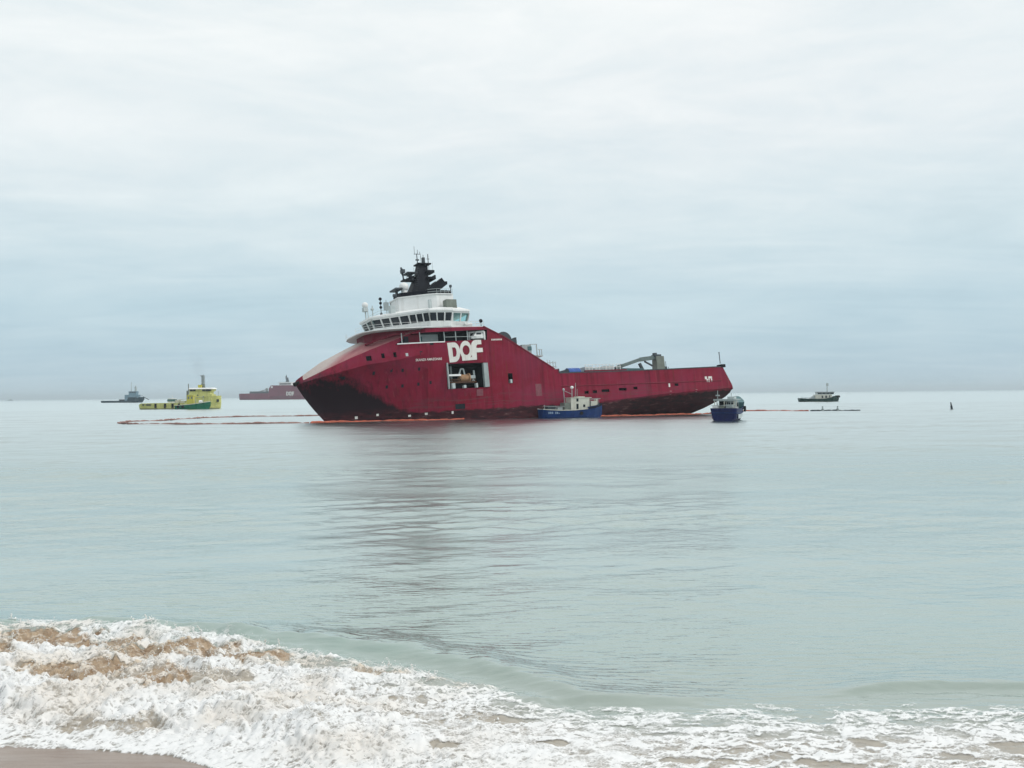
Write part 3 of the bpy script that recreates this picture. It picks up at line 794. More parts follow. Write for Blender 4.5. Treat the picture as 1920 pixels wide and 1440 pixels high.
# rails, edges and the deck under the bridge
slab = [(38.4, 2.6), (37.8, 5.0), (36.3, 7.0), (33.6, 8.6), (30.2, 9.6), (27, 10.2), (14.8, 10.3)]
slab = slab+[(x, -y) for x, y in slab[::-1]]
P('bridge_deck', MB().prism(slab, 17.24, 17.42), M_white)
under = [(36.6, 2.2), (35.8, 4.2), (33.6, 5.9), (30.5, 7.2), (27.5, 8.0)]; under = under+[(x, -y) for x, y in under[::-1]]
P('deck_house_front', MB().prism(under, 14.6, 17.24), M_red2)
rl = MB()
for i in range(len(slab)-1):
    if abs(slab[i][0]-slab[i+1][0]) > 5 and slab[i][0] == 14.8: continue
    a, b = Vector((*slab[i], 0)), Vector((*slab[i+1], 0))
    n = max(1, int((b-a).length/1.6))
    for zz in (17.9, 18.35): rl.tube(a+Vector((0, 0, zz)), b+Vector((0, 0, zz)), 0.03, n=5)
    for k in range(n): 
        q = a.lerp(b, k/n); rl.tube(q+Vector((0, 0, 17.4)), q+Vector((0, 0, 18.35)), 0.03, n=5)
P('deck_railing', rl, M_white)
led = [(37.3, 5.2), (36.3, 6.5), (33.8, 7.9), (30.5, 8.7)]
lm = MB()
for a, b in zip(led, led[1:]):
    za, zb = interp(a[0], K2Z)+1.35, interp(b[0], K2Z)+1.2
    lm.bar((a[0], a[1]-0.9, min(za, 16.3)), (b[0], b[1]-0.7, min(zb, 16.6)), 0.35, 0.30)
P('breakwater_rail', lm, M_red2)
bl = MB()
for a, b in zip(XS, XS[1:]):
    if -42.8 <= a and b <= -0.8: bl.bar((a, 10.45, interp(a, TOP)+0.10), (b, 10.45, interp(b, TOP)+0.10), 1.25, 0.2)
P('bulwark_cap', bl, M_steel)
sc_ = MB()
for a, b in zip(XS, XS[1:]):
    if 0.1 <= a and b <= 15.3: sc_.bar((a, 10.85, interp(a, TOP)+0.06), (b, 10.85, interp(b, TOP)+0.06), 0.5, 0.22)
P('sloping_cap', sc_, M_red2)
for sg in (1, -1): P('stern_bitt', MB().box(-43.5, -42.3, min(9.6*sg, 11.15*sg), max(9.6*sg, 11.15*sg), 7.9, 8.55), M_dark)
P('stern_light_pole', MB().tube((-42.7, 10.4, 8.8), (-42.7, 10.4, 11.2), 0.09).ball((-42.7, 10.4, 11.2), 0.16), M_steel)
P('stern_fender', MB().tube((-45.05, 9.6, 3.4), (-45.05, -9.6, 3.4), 0.55, n=10), M_rubber)
P('bow_fender', MB().tube((49.4, -0.35, 8.75), (50.25, 0, 8.35), 0.3, 0.42, n=10).tube((50.25, 0, 8.35), (49.4, 0.35, 8.75), 0.42, 0.3, n=10), M_rubber)
P('rubbing_strake', MB().path([(x, half_w(x)+0.03, 4.95) for x in (-42, -30, -20, -10, -1)], 0.10), M_red2)

# bridge
EV = [(35.2, 2.6), (29.9, 7.7), (26.5, 10.9), (21.6, 11.1), (21.3, 10.5), (17.6, 10.2), (17.3, 8.6)]
BS = [(34.2, 2.3), (29.1, 7.0), (26.0, 10.2), (21.8, 10.4), (21.3, 9.9), (18.1, 9.6), (17.8, 8.2)]
ZB, ZS, ZH, ZE = 17.42, 18.50, 20.02, 20.32
def lerp2(a, b, f): return (a[0]+(b[0]-a[0])*f, a[1]+(b[1]-a[1])*f)
mir = lambda L: L+[(x, -y) for x, y in L[::-1]]
SL = [lerp2(b, e, 0.25) for b, e in zip(BS, EV)]
HD = [lerp2(b, e, 0.93) for b, e in zip(BS, EV)]
wall = MB()
wall.prism(mir(BS), ZB, ZS, mir(SL))
wall.prism(mir(HD), ZH, ZE, mir(EV))
P('bridge_wall', wall, M_white)
post = MB(); wins = []
def along(i, f, lev):
    a, b = lev[i], lev[i+1]
    return lerp2(a, b, f)
def facet(lo, hi, spans, sgn=1, nrm=None):
    """posts between the panes of one straight run of windows; panes come back as four corners"""
    (ax, ay), (bx, by) = lo; (cx, cy), (dx, dy) = hi
    f2 = lambda p, q, f: Vector((p[0]+(q[0]-p[0])*f, (p[1]+(q[1]-p[1])*f)*sgn, 0))
    edges = sorted(set([0, 1]+[0.5*(spans[i][1]+spans[i+1][0]) for i in range(len(spans)-1)]))
    for f in edges:
        post.bar(f2((ax, ay), (bx, by), f)+Vector((0, 0, ZS)), f2((cx, cy), (dx, dy), f)+Vector((0, 0, ZH)), 0.20, 0.20)
    out = []
    for s0, s1 in spans:
        out.append([f2((ax, ay), (bx, by), s0)+Vector((0, 0, ZS)), f2((ax, ay), (bx, by), s1)+Vector((0, 0, ZS)),
                    f2((cx, cy), (dx, dy), s1)+Vector((0, 0, ZH)), f2((cx, cy), (dx, dy), s0)+Vector((0, 0, ZH))])
    return out
diag_lo, diag_hi = (SL[0], SL[2]), (HD[0], HD[2])
dspan = [(0.03, 0.155), (0.185, 0.31), (0.345, 0.475), (0.505, 0.635), (0.675, 0.765), (0.79, 0.88), (0.905, 0.985)]
cspan = [(0.05, 0.30), (0.365, 0.64), (0.70, 0.96)]
for sg in (1, -1):
    mt = M_glass if sg == 1 else M_tealglass
    for q in facet(diag_lo, diag_hi, dspan, sg): wins.append((q, mt))
    for q in facet((SL[2], SL[3]), (HD[2], HD[3]), cspan, sg): wins.append((q, mt))
    for q in facet((SL[4], SL[5]), (HD[4], HD[5]), [(0.06, 0.47), (0.53, 0.95)], sg): wins.append((q, M_tealglass))
    for q in facet((SL[5], SL[6]), (HD[5], HD[6]), [(0.08, 0.92)], sg): wins.append((q, M_tealglass))
m0, m1 = (SL[0][0], SL[0][1]), (SL[0][0], -SL[0][1]); h0, h1 = HD[0], (HD[0][0], -HD[0][1])
for q in facet((m0, m1), (h0, h1), [(0.02, 0.48), (0.52, 0.98)]): wins.append((q, M_tealglass))
P('bridge_window_posts', post, M_white)
for q, mt in wins:
    q = [v+(Vector((25, 0, v.z))-v)*0.004 for v in q]
    d_ = (q[1]-q[0]).cross(q[3]-q[0]).normalized()*0.03
    mb = MB().loft([[tuple(v) for v in q], [tuple(v+d_) for v in q]])
    P('window', mb, mt)
core = [(30.2, 2.6), (27.2, 5.6), (24.6, 8.9), (22.2, 9.0), (22.0, 2.0)]
core = [(29.9, 3.4), (25.2, 8.3), (22.4, 8.4), (22.4, -2), (30.2, -2)]
P('bridge_interior', MB().prism(core, ZS-0.05, ZH+0.02), M_void)
RF = [(x+0.35*(1 if x > 30 else 0), y+0.25) for x, y in EV]
T2 = [(29.0, 2.2), (24.2, 5.6), (22.6, 6.4), (19.0, 6.4)]
T2r = [(30.2, 2.6), (26.3, 5.4), (22.6, 7.6), (20.0, 7.8), (19.0, 7.6), (18.2, 7.4), (17.9, 7.0)]
roof = MB().prism(mir(RF), ZE+0.003, ZE+0.34)
roof.prism(mir(RF), ZE+0.343, 21.75, mir(T2r))
P('bridge_roof', roof, M_white)
t2 = MB().prism(mir(T2), 21.72, 24.55)
t2.prism([(x+0.2, y+0.2) if y > 0 else (x+0.2, y-0.2) for x, y in mir(T2)], 24.553, 24.72)
P('upper_house', t2, M_white)
P('upper_house_door', MB().box(22.2, 22.9, 5.6, 6.2, 21.8, 23.6), M_pale)
P('roof_locker', MB().box(19.4, 21.6, 7.0, 8.6, 20.9, 23.1), M_olive)
P('roof_locker', MB().box(24.0, 24.5, 6.4, 7.0, 21.2, 23.4), M_pale)
P('roof_locker', MB().box(30.6, 31.6, 3.2, 4.4, 21.0, 22.7), M_pale)
# roof gear
dome = MB().tube((34.4, -2, 20.8), (34.4, -2, 23.3), 0.14).box(34.0, 34.9, -2.5, -1.5, 22.7, 23.5).tube((34.2, -1.2, 20.8), (34.2, -1.2, 22.6), 0.1)
P('satellite_dome_post', dome, M_pale)
P('satellite_dome', MB().ball((34.4, -2, 24.0), 0.62, 14, 10), M_white, smooth=40)
P('roof_pole', MB().tube((32.9, -2, 20.9), (32.9, -2, 23.9), 0.11).tube((32.7, -2, 23.2), (33.2, -2, 23.2), 0.25), M_pale)
P('signal_pole', MB().tube((31.1, -2, 21), (31.1, -2, 25.4), 0.07).ball((31.1, -2, 25.3), 0.34).ball((31.1, -2, 24.45), 0.3).ball((31.1, -2, 23.6), 0.3).ball((31.1, -2, 22.3), 0.26), M_dark)
P('roof_pole', MB().tube((29.9, -2, 21), (29.9, -2, 25.1), 0.08).box(29.5, 30.4, -2.3, -1.7, 23.0, 24.6).box(28.7, 29.0, -2.3, -1.7, 23, 24.9), M_pale)
P('aft_light_pole', MB().tube((19.3, 6.2, 24.5), (19.3, 6.2, 26.4), 0.09).tube((20.3, 6.2, 24.5), (20.3, 6.2, 25.6), 0.05).box(19.1, 19.5, 6.0, 6.4, 26.0, 26.5)
  .tube((21.4, 5, 24.6), (21.4, 5, 25.9), 0.05).tube((22.2, 6, 24.6), (22.2, 6, 25.3), 0.1), M_steel)
r2 = MB()
for zz in (25.2, 25.7): r2.path([(19, 6.3, zz), (22.4, 6.3, zz), (24, 5.5, zz)], 0.035)
for k in range(5): r2.tube((19+k*0.85, 6.3, 24.6), (19+k*0.85, 6.3, 25.7), 0.03, n=5)
P('upper_railing', r2, M_pale)
r3 = MB()
for zz in (21.4, 21.9): r3.path([(33.5, 2.5, zz), (30.6, 5.6, zz)], 0.03).path([(33.5, -2.5, zz), (33.5, 2.5, zz)], 0.03)
for zz in (17.95, 18.4): r3.tube((15, 10.2, zz), (20.5, 10.2, zz), 0.035, n=5)
P('roof_railing', r3, M_pale)
P('anchor_ball', MB().tube((15.3, 10.2, 17.4), (15.3, 10.2, 18.5), 0.06).ball((15.3, 10.2, 18.5), 0.38), M_dark)
P('life_raft_canister', MB().tube((17.2, 9.9, 17.85), (18.7, 9.9, 17.85), 0.38, n=12), M_white)

# black mast: an assembly of its own kind of pieces
ms = MB().prism(mir([(28.4, 1.7), (23.6, 4.4), (20.6, 4.9), (18.6, 4.6)]), 24.72, 25.75)
ms.prism(mir([(25.9, 1.5), (21.4, 1.5)]), 25.7, 29.3, mir([(24.1, 1.1), (21.6, 1.1)]))
ms.prism(mir([(24.0, 1.05), (21.6, 1.05)]), 29.28, 31.9, mir([(23.4, 0.7), (21.4, 0.7)]))
mast = P('mast', ms, M_dark)
P('mast_platform', MB().box(20.3, 22.0, -1.4, 1.4, 30.15, 30.65), M_dark, mast)
P('mast_platform', MB().box(20.2, 22.0, -1.6, 1.6, 28.75, 29.25).box(20.2, 20.45, -1.6, 1.6, 29.2, 29.6), M_dark, mast)
P('mast_platform', MB().box(20.8, 23.7, -1.2, 1.2, 31.9, 32.15), M_dark, mast)
P('mast_platform', MB().box(24.0, 26.9, -0.9, 0.9, 28.55, 28.8).bar((24.0, 0, 29.6), (26.0, 0, 28.8), 1.2, 0.5), M_dark, mast)
P('exhaust_stack', MB().bar((22.4, -1.6, 25.6), (18.7, -1.6, 28.2), 1.3, 1.7).bar((18.9, -1.6, 27.9), (18.1, -1.6, 28.0), 1.0, 0.7), M_dark, mast)
P('exhaust_stack', MB().bar((22.4, 1.6, 25.6), (18.7, 1.6, 28.2), 1.3, 1.7).bar((18.9, 1.6, 27.9), (18.0, 1.6, 27.9), 1.0, 0.6), M_dark, mast)
P('radar_post', MB().tube((26.6, 0, 28.6), (26.7, 0, 31.1), 0.16).box(26.3, 27.0, -0.5, 0.5, 30.2, 30.9).tube((27.0, 0.2, 30.9), (27.0, 0.2, 31.3), 0.2).tube((26.3, 0, 28.6), (27.0, 0, 30.2), 0.08), M_steel, mast)
P('radar_scanner', MB().box(24.3, 26.2, -1.5, 1.5, 30.0, 30.18).tube((25.2, 0, 29.0), (25.2, 0, 30.0), 0.22).box(24.8, 25.6, -0.4, 0.4, 29.5, 30.0), M_steel, mast)
P('radar_scanner', MB().box(27.6, 29.1, -1.7, 1.7, 26.55, 26.85).tube((28.3, 0, 25.7), (28.3, 0, 26.6), 0.3), M_steel, mast)
P('satellite_dome', MB().ball((26.9, 0.6, 27.2), 0.95, 14, 10).tube((26.9, 0.6, 25.7), (26.9, 0.6, 26.6), 0.6, n=12), M_white, mast, smooth=40)
P('searchlight', MB().tube((29.0, 0.8, 24.7), (29.0, 0.8, 25.2), 0.2).tube((28.7, 0.8, 25.4), (29.4, 0.8, 25.4), 0.34, n=10), M_steel, mast)
an = MB().tube((23.25, 0, 31.5), (23.3, 0, 34.3), 0.12, 0.09).tube((22.4, 0, 34.2), (23.9, 0, 34.2), 0.06).tube((23.75, 0, 34.2), (23.75, 0, 35.8), 0.04).tube((23.1, 0, 34.2), (23.1, 0, 35.1), 0.05).tube((22.6, 0, 34.2), (22.6, 0, 34.7), 0.05)
an.tube((22.9, 0, 33.0), (23.6, 0, 33.0), 0.16)
P('antenna', an, M_steel, mast)
P('antenna', MB().tube((21.0, 0.2, 32.1), (20.95, 0.2, 34.2), 0.09).tube((20.7, 0.2, 33.2), (21.3, 0.2, 33.2), 0.06).tube((20.7, -0.5, 30.6), (20.6, -0.5, 32.0), 0.05), M_steel, mast)
P('antenna', MB().box(21.7, 22.2, -0.3, 0.3, 32.1, 33.5).tube((21.95, 0, 33.5), (21.9, 0, 34.1), 0.06).tube((22.6, 0.3, 32.1), (22.6, 0.3, 33.9), 0.05), M_steel, mast)
P('antenna', MB().tube((24.4, 0.7, 29.3), (24.5, 0.7, 31.2), 0.05).tube((25.6, -0.7, 28.8), (25.6, -0.7, 30.9), 0.04).tube((20.5, 0.9, 30.6), (20.4, 0.9, 32.3), 0.04).tube((21.6, -0.9, 30.6), (21.6, -0.9, 32.0), 0.04), M_pale, mast)
lad = MB()
for k in range(12): lad.bar((24.9-0.10*k, 1.45-0.03*k, 26+0.45*k), (24.4-0.09*k, 1.47-0.03*k, 26+0.45*k), 0.06, 0.06)
P('mast_ladder', lad, M_steel, mast)

# promenade opening: pale wall with windows forward, stanchions, dark space aft
P('promenade_wall', MB().box(23.4, 30.2, 7.05, 7.25, 14.5, 16.4), M_pale)
for x in (29.0, 27.2):
    P('promenade_window', MB().box(x-0.45, x+0.45, 7.26, 7.32, 15.0, 16.0), M_teal)
P('promenade_door', MB().box(30.0, 30.9, 7.4, 8.2, 14.6, 15.9), M_void)
P('promenade_sill', MB().loft([[(x, half_w(x)-0.04, 14.30+0.02), (x, half_w(x)+0.07, 14.30+0.02), (x, half_w(x)+0.07, 14.52), (x, half_w(x)-0.04, 14.52)] for x in (32.4, 30, 27, 23.4)]), M_white)
pm = MB()
for x in (31.4, 28.0, 23.3, 21.0, 18.6): pm.tube((x, half_w(x)-0.35, 14.4), (x, half_w(x)-0.35, 16.5), 0.09)
P('promenade_post', pm, M_pale)
P('promenade_rail', MB().path([(x, half_w(x)-0.2, 15.35) for x in (23.2, 20.5, 17.6)], 0.05), M_pale)
P('davit', MB().bar((17.6, 9.2, 14.6), (17.6, 9.2, 16.5), 0.3, 0.3).bar((17.6, 9.2, 16.35), (15.0, 10.6, 16.35), 0.3, 0.3).bar((15.0, 10.6, 16.35), (15.0, 10.6, 14.7), 0.28, 0.28), M_white)
rb = thing('rescue_boat', 'small white covered rescue boat in the ship\'s upper side opening above the big logo', 'lifeboat')
rb.matrix_world = Matrix.Translation(SHIP_O) @ SHIP_M.to_4x4() @ Matrix.Translation((16.3, 9.9, 14.75))
P('boat_hull', MB().loft([[(x, -b, 0.75), (x, -b*0.85, 0.25), (x, 0, z0), (x, b*0.85, 0.25), (x, b, 0.75)] for x, b, z0 in ((-1.35, 0.7, 0.1), (-0.5, 0.85, 0.0), (0.5, 0.8, 0.0), (1.35, 0.35, 0.2))]), M_white, rb)
P('boat_canopy', MB().prism([(-1.2, -0.65), (0.9, -0.55), (0.9, 0.55), (-1.2, 0.65)], 0.76, 1.65, [(-1.0, -0.45), (0.3, -0.4), (0.3, 0.4), (-1.0, 0.45)]), M_white, rb)
P('canopy_window', MB().box(-0.7, 0.3, 0.5, 0.6, 1.0, 1.35), M_glass, rb)

# side bay: beams, winch and frames inside
P('bay_frame', MB().box(23.25, 23.5, 10.2, 10.6, 5.3, 10.3), M_grey)
P('bay_frame', MB().box(14.95, 15.9, 10.2, 10.93, 5.4, 10.1), M_grey)
P('bay_rail', MB().box(20.6, 23.3, 10.0, 10.3, 7.75, 8.1), M_white)
P('bay_post', MB().box(21.2, 21.6, 7.2, 7.6, 5.4, 10.1).box(22.3, 22.5, 6.2, 6.5, 5.4, 10.1), M_grey)
fr_ = MB().bar((20.6, 9.2, 7.9), (20.1, 9.2, 9.2), 0.3, 0.25).bar((20.1, 9.2, 9.2), (19.5, 9.2, 9.25), 0.3, 0.2).bar((19.5, 9.2, 9.2), (19.3, 9.2, 8.0), 0.25, 0.25).bar((17.3, 9.2, 7.5), (17.3, 9.2, 8.9), 0.3, 0.3)
wn = P('anchor_winch', MB().tube((20.3, 9.0, 7.45), (18.6, 9.0, 7.45), 0.75, n=16), M_tan)
P('winch_drum_end', MB().tube((20.5, 9.0, 7.45), (20.3, 9.0, 7.45), 0.55, n=16).tube((18.6, 9.0, 7.45), (18.35, 9.0, 7.45), 0.98, n=16), M_tan, wn)
P('winch_frame', fr_, M_pale, wn)
P('winch_brake', MB().box(17.2, 18.2, 8.7, 9.6, 7.3, 7.9).bar((17.8, 9.3, 7.3), (17.5, 9.6, 6.5), 0.3, 0.4), M_pale, wn)
P('winch_bed', MB().box(17.2, 23.2, 8.4, 9.9, 6.45, 6.75).box(17.2, 23.2, 9.2, 9.5, 7.0, 7.3), M_rust, wn)
P('bay_bollard', MB().box(22.3, 22.9, 10.3, 11.02, 5.3, 6.3), M_pale)
P('bay_bollard', MB().box(19.9, 20.4, 10.0, 10.8, 5.36, 5.9), M_pale)
P('bay_bollard', MB().box(17.4, 17.75, 10.0, 10.8, 5.36, 6.2), M_pale)
P('door_ladder', MB().box(9.95, 10.35, 10.3, 11.0, 5.98, 6.7), M_pale)

# windows in the plating
def on_side(mb, x, z, wx, hz, t=0.05):
    c = []
    for xx, zz in ((x-wx/2, z-hz/2), (x+wx/2, z-hz/2), (x+wx/2, z+hz/2), (x-wx/2, z+hz/2)):
        c.append((xx, side_y(xx, zz), zz))
    return mb.loft([[(a, b-0.15, cc) for a, b, cc in c], [(a, b+t, cc) for a, b, cc in c]])
for x, z in ((36.6, 9.3), (33.5, 9.6), (31.5, 9.45), (28.5, 9.5), (34.1, 6.65), (31.4, 6.6), (28.6, 6.7), (26.55, 6.8)):
    P('porthole', on_side(MB(), x, z, 0.42, 0.6, 0.012), M_void)
P('porthole', on_side(MB(), 28.1, 12.45, 0.5, 0.75, 0.012), M_void)
P('porthole', on_side(MB(), 30.75, 12.3, 0.45, 0.6, 0.012), M_pale, label='pale porthole')
P('fairlead', on_side(MB(), 26.0, 14.15, 0.7, 0.5, 0.02), M_void)
P('side_hatch', on_side(MB(), 20.9, 1.95, 1.9, 1.0, 0.02), M_void)
P('vent_plate', on_side(MB(), 16.9, 4.4, 1.3, 1.3, 0.03), M_pale if False else paint('faded_red_plate', (0.19, 0.06, 0.075), 0.6, 0.2, 2.0), label='faded square plate on the hull')
M_plate = bpy.data.materials['faded_red_plate']
P('vent_plate', on_side(MB(), 4.2, 4.4, 1.3, 2.4, 0.03), M_plate)
P('vent_plate', on_side(MB(), 19.8, 4.3, 0.5, 0.8, 0.03), M_red2)
for x, z, w_, h_ in ((-27.8, 4.35, 0.4, 0.75), (-28.0, 2.75, 0.5, 0.7), (-34.9, 2.95, 0.5, 0.45), (35.6, 1.6, 0.4, 0.4), (30.2, 0.9, 0.45, 0.35), (27.3, 1.0, 0.45, 0.4), (22.4, 0.9, 0.35, 0.5), (39.3, 1.4, 0.5, 0.5)):
    P('draught_mark', on_side(MB(), x, z, w_, h_, 0.02), M_logo)

# lettering
def decal(name, polys, depth=0.02, mat=M_logo, label=None):
    """flat plates following the plating; polys is a list of triangulated (x, z) outlines, each outer ring then holes"""
    v, f = [], []
    for rings_ in polys:
        flat = [Vector((a, b, 0)) for r in rings_ for a, b in r]
        tri = tessellate_polygon([[Vector((a, b, 0)) for a, b in r] for r in rings_])
        b0 = len(v)
        for p in flat: p.x = 19.35+(p.x-19.35)*0.92
        for p in flat: v.append((p.x, max(half_w(p.x)*0, side_y(p.x, min(p.y, 14.2)))+depth+0.06, p.y))
        f += [tuple(b0+i for i in t) for t in tri]
    me = bpy.data.meshes.new(name); me.from_pydata(v, [], f)
    bm = bmesh.new(); bm.from_mesh(me)
    bmesh.ops.solidify(bm, geom=bm.faces[:], thickness=0.015)
    bmesh.ops.recalc_face_normals(bm, faces=bm.faces)
    bm.to_mesh(me); bm.free()
    o = link_mesh(name, me, mat, ship)
    if label: o['label'] = label
    return o
def arc(cx, cz, rx, rz, a0, a1, n=18):
    return [(cx-rx*math.cos(rad(a0+(a1-a0)*i/n)), cz+rz*math.sin(rad(a0+(a1-a0)*i/n))) for i in range(n+1)]
# x runs to the left in the view, so letters are laid out with falling x
ZL0, ZL1 = 10.42, 14.22
D_out = [(23.35, ZL1), (23.1, ZL0)]+arc(21.75, 12.36, 1.35, 1.92, -90, 90)[0:]
D_out = [(23.35, ZL1-0.05), (23.05, ZL0-0.05), (22.0, ZL0)]+[(21.9-1.25*math.cos(rad(a)), 12.34+1.9*math.sin(rad(a))) for a in range(-80, 91, 10)]+[(22.3, ZL1)]
D_in = [(22.35, 13.25), (22.25, 11.45)]+[(21.85-0.42*math.cos(rad(a)), 12.36+0.92*math.sin(rad(a))) for a in range(-80, 81, 20)]
decal('logo_letter', [[D_out, D_in]])
O_out = [(19.32-1.36*math.cos(rad(a)), 12.62+1.86*math.sin(rad(a))) for a in range(0, 360, 10)]
O_in = [(19.3-0.78*math.cos(rad(a)), 12.66+0.95*math.sin(rad(a))) for a in range(0, 360, 12)]
decal('logo_letter', [[O_out, O_in]], 0.024)
decal('logo_letter', [[[(20.35, 11.4), (20.3, 10.62), (17.05, 10.72), (17.05, 11.5), (18.6, 11.2)]]], 0.03)
F_out = [(18.1, 10.7), (18.15, 13.2)]+[(16.98+1.15*math.cos(rad(a)), 13.35+1.25*math.sin(rad(a))) for a in range(10, 91, 16)]+[(15.75, 14.6), (15.72, 13.75), (16.7, 13.7), (16.95, 13.4), (16.95, 13.0), (15.55, 13.02), (15.5, 12.2), (16.98, 12.15), (17.0, 10.75)]
decal('logo_letter', [[F_out]], 0.034)

def text_mesh(body, size, x0, z0, lift=0.03, stretch=1.0, mat=M_logo, name='ship_name', slope=0.0):
    cu = bpy.data.curves.new(name, 'FONT'); cu.body = body; cu.size = size; cu.extrude = 0.0; cu.resolution_u = 3; cu.offset = 0.012
    o = bpy.data.objects.new(name, cu); COL.objects.link(o)
    dg = bpy.context.evaluated_depsgraph_get()
    me = bpy.data.meshes.new_from_object(o.evaluated_get(dg), depsgraph=dg)
    bpy.data.objects.remove(o)
    for v in me.vertices:
        x = x0-v.co.x*stretch; z = z0+v.co.y+slope*v.co.x
        v.co = (x, side_y(x, z)+lift, z)
    me.materials.clear()
    return link_mesh(name, me, mat, ship)
text_mesh('SKANDI AMAZONAS', 0.62, 29.25, 10.95, 0.17, 0.86, slope=0.0)
mk = MB()
for k in range(8): mk.box(13.75-k*0.3-0.2, 13.75-k*0.3, 11.0, 11.03, 14.45+0.005*k, 14.75+0.005*k)
P('hull_marking', mk, M_logo, label='small worn line of white marks')
mk = MB().box(-38.1, -37.5, 11.0, 11.03, 5.35, 5.95).box(-38.3, -37.9, 11.0, 11.031, 4.75, 5.4).box(-38.75, -38.45, 11.0, 11.03, 4.7, 5.95).box(-39.45, -39.15, 11.0, 11.03, 4.8, 5.95).box(-39.15, -38.75, 11.0, 11.03, 5.5, 5.95)
P('hull_marking', mk, M_logo, label='small white emblem near the stern')

# gear along the sloping casing and the cargo deck
P('tow_drum', MB().tube((9.6, 6.0, 14.9), (9.6, 8.4, 14.9), 1.75, n=22), M_steel, label='large dark drum on the slope')
P('slope_locker', MB().box(6.3, 8.0, 5.6, 7.6, 12.6, 15.2).box(6.3, 6.7, 5.6, 7.6, 15.2, 15.6), M_steel)
P('slope_locker', MB().box(3.1, 5.2, 5.6, 7.6, 10.8, 14.1), M_grey)
P('slope_locker', MB().box(3.05, 3.95, 7.61, 7.7, 12.9, 13.7), M_teal)
gf = MB()
for x in (3.0, 1.5): gf.box(x-0.08, x+0.08, 6.9, 7.1, 11.2, 14.3)
gf.box(1.4, 3.1, 6.9, 7.1, 14.18, 14.3).box(0.3, 1.5, 5.6, 7.2, 11.7, 11.95).box(0.3, 3.2, 6.85, 7.15, 11.9, 12.0)
for x in (0.4, 0.9): gf.box(x-0.04, x+0.04, 6.9, 7.1, 11.9, 13.2)
gf.box(0.3, 1.2, 6.9, 7.1, 13.1, 13.2)
P('deck_gantry', gf, M_pale)
gf = MB()
for x in (-0.7, -1.3, -2.0, -2.6): gf.tube((x, 7, 5.3), (x, 7, 11.2-0.25*abs(x)), 0.06)
gf.box(-2.7, -0.6, 6.9, 7.1, 10.3, 10.42).box(-2.7, -0.6, 6.9, 7.1, 9.5, 9.62)
P('deck_gantry', gf, M_pale)
rk = MB()
for k in range(11):
    x = -8.6-k*0.86; rk.tube((x, 8.8, 5.3), (x, 8.8, 9.55), 0.07, n=6)
for zz in (8.3, 8.9, 9.5): rk.tube((-8.4, 8.8, zz), (-17.4, 8.8, zz), 0.05, n=6)
P('cargo_rail', rk, M_white)
cg = MB()
for x0, x1, h_ in ((-9, -10.8, 9.2), (-11.3, -13.2, 8.9), (-13.8, -16.2, 9.3)): cg.box(x1, x0, 3.0, 8.0, 5.3, h_)
P('cargo_basket', cg, M_pale)
P('crash_barrier', MB().box(-18.2, -7.9, 9.2, 9.7, 7.5, 8.25), M_red2)
cr = P('deck_crane', MB().tube((-29.1, 6, 5.3), (-29.1, 6, 8.1), 1.25, n=14).prism([(-28.1, 5.0), (-30.2, 5.0), (-30.2, 7.0), (-28.1, 7.0)], 8.1, 11.3, [(-28.3, 5.2), (-30.3, 5.2), (-30.3, 6.8), (-28.3, 6.8)]), M_olive)
P('crane_head', MB().prism([(-28.0, 5.3), (-29.7, 5.3), (-29.7, 6.7), (-28.0, 6.7)], 11.2, 11.7).box(-28.9, -28.1, 5.7, 6.3, 11.6, 12.1), M_steel, cr)
P('crane_boom', MB().bar((-28.4, 6, 11.1), (-24.5, 6, 10.75), 0.7, 0.85).bar((-24.6, 6, 10.78), (-19.2, 6, 9.35), 0.6, 0.7).bar((-19.4, 6, 9.45), (-17.9, 6, 8.9), 0.6, 0.9), M_crane, cr)
P('crane_jib', MB().bar((-18.4, 6, 8.75), (-24.9, 6, 8.55), 0.45, 0.45).bar((-24.4, 6, 8.6), (-25.6, 6, 8.1), 0.5, 0.4), M_teal, cr)
P('crane_cylinder', MB().bar((-24.2, 6, 9.9), (-25.0, 6, 8.2), 0.4, 0.6).bar((-27.6, 6, 9.3), (-25.6, 6, 10.3), 0.3, 0.3), M_steel, cr)
P('crane_rest', MB().bar((-17.9, 6, 9.2), (-17.7, 6, 5.3), 0.35, 0.35).bar((-19.3, 6, 9.0), (-19.4, 6, 5.3), 0.35, 0.35), M_steel, cr)
P('crane_cab', MB().box(-31.0, -30.2, 5.6, 6.6, 8.2, 9.0).tube((-31.2, 6, 8.0), (-31.2, 6, 10.2), 0.06).tube((-31.8, 6, 8.0), (-31.8, 6, 9.0), 0.05).box(-31.9, -30.2, 5.6, 6.6, 8.0, 8.15), M_steel, cr)
tk = thing('cargo_tank', 'bright blue tarp-topped tank on the red ship\'s cargo deck beside the sloping casing', 'tank')
tk.matrix_world = Matrix.Translation(SHIP_O) @ SHIP_M.to_4x4() @ Matrix.Translation((-6.0, 6.5, 5.3))
P('tank_shell', MB().tube((-2.2, 0, 2.75), (0.6, 0, 2.75), 1.15, n=16), M_bluebox, tk)
P('tank_frame', MB().box(-2.3, 2.6, -1.1, 1.1, 0.0, 1.9), M_blue, tk)
P('tank_hose_reel', MB().tube((1.0, -0.6, 2.75), (1.0, 0.9, 2.75), 0.85, n=14).tube((2.3, -0.6, 2.6), (2.3, 0.9, 2.6), 0.7, n=14), M_steel, tk)
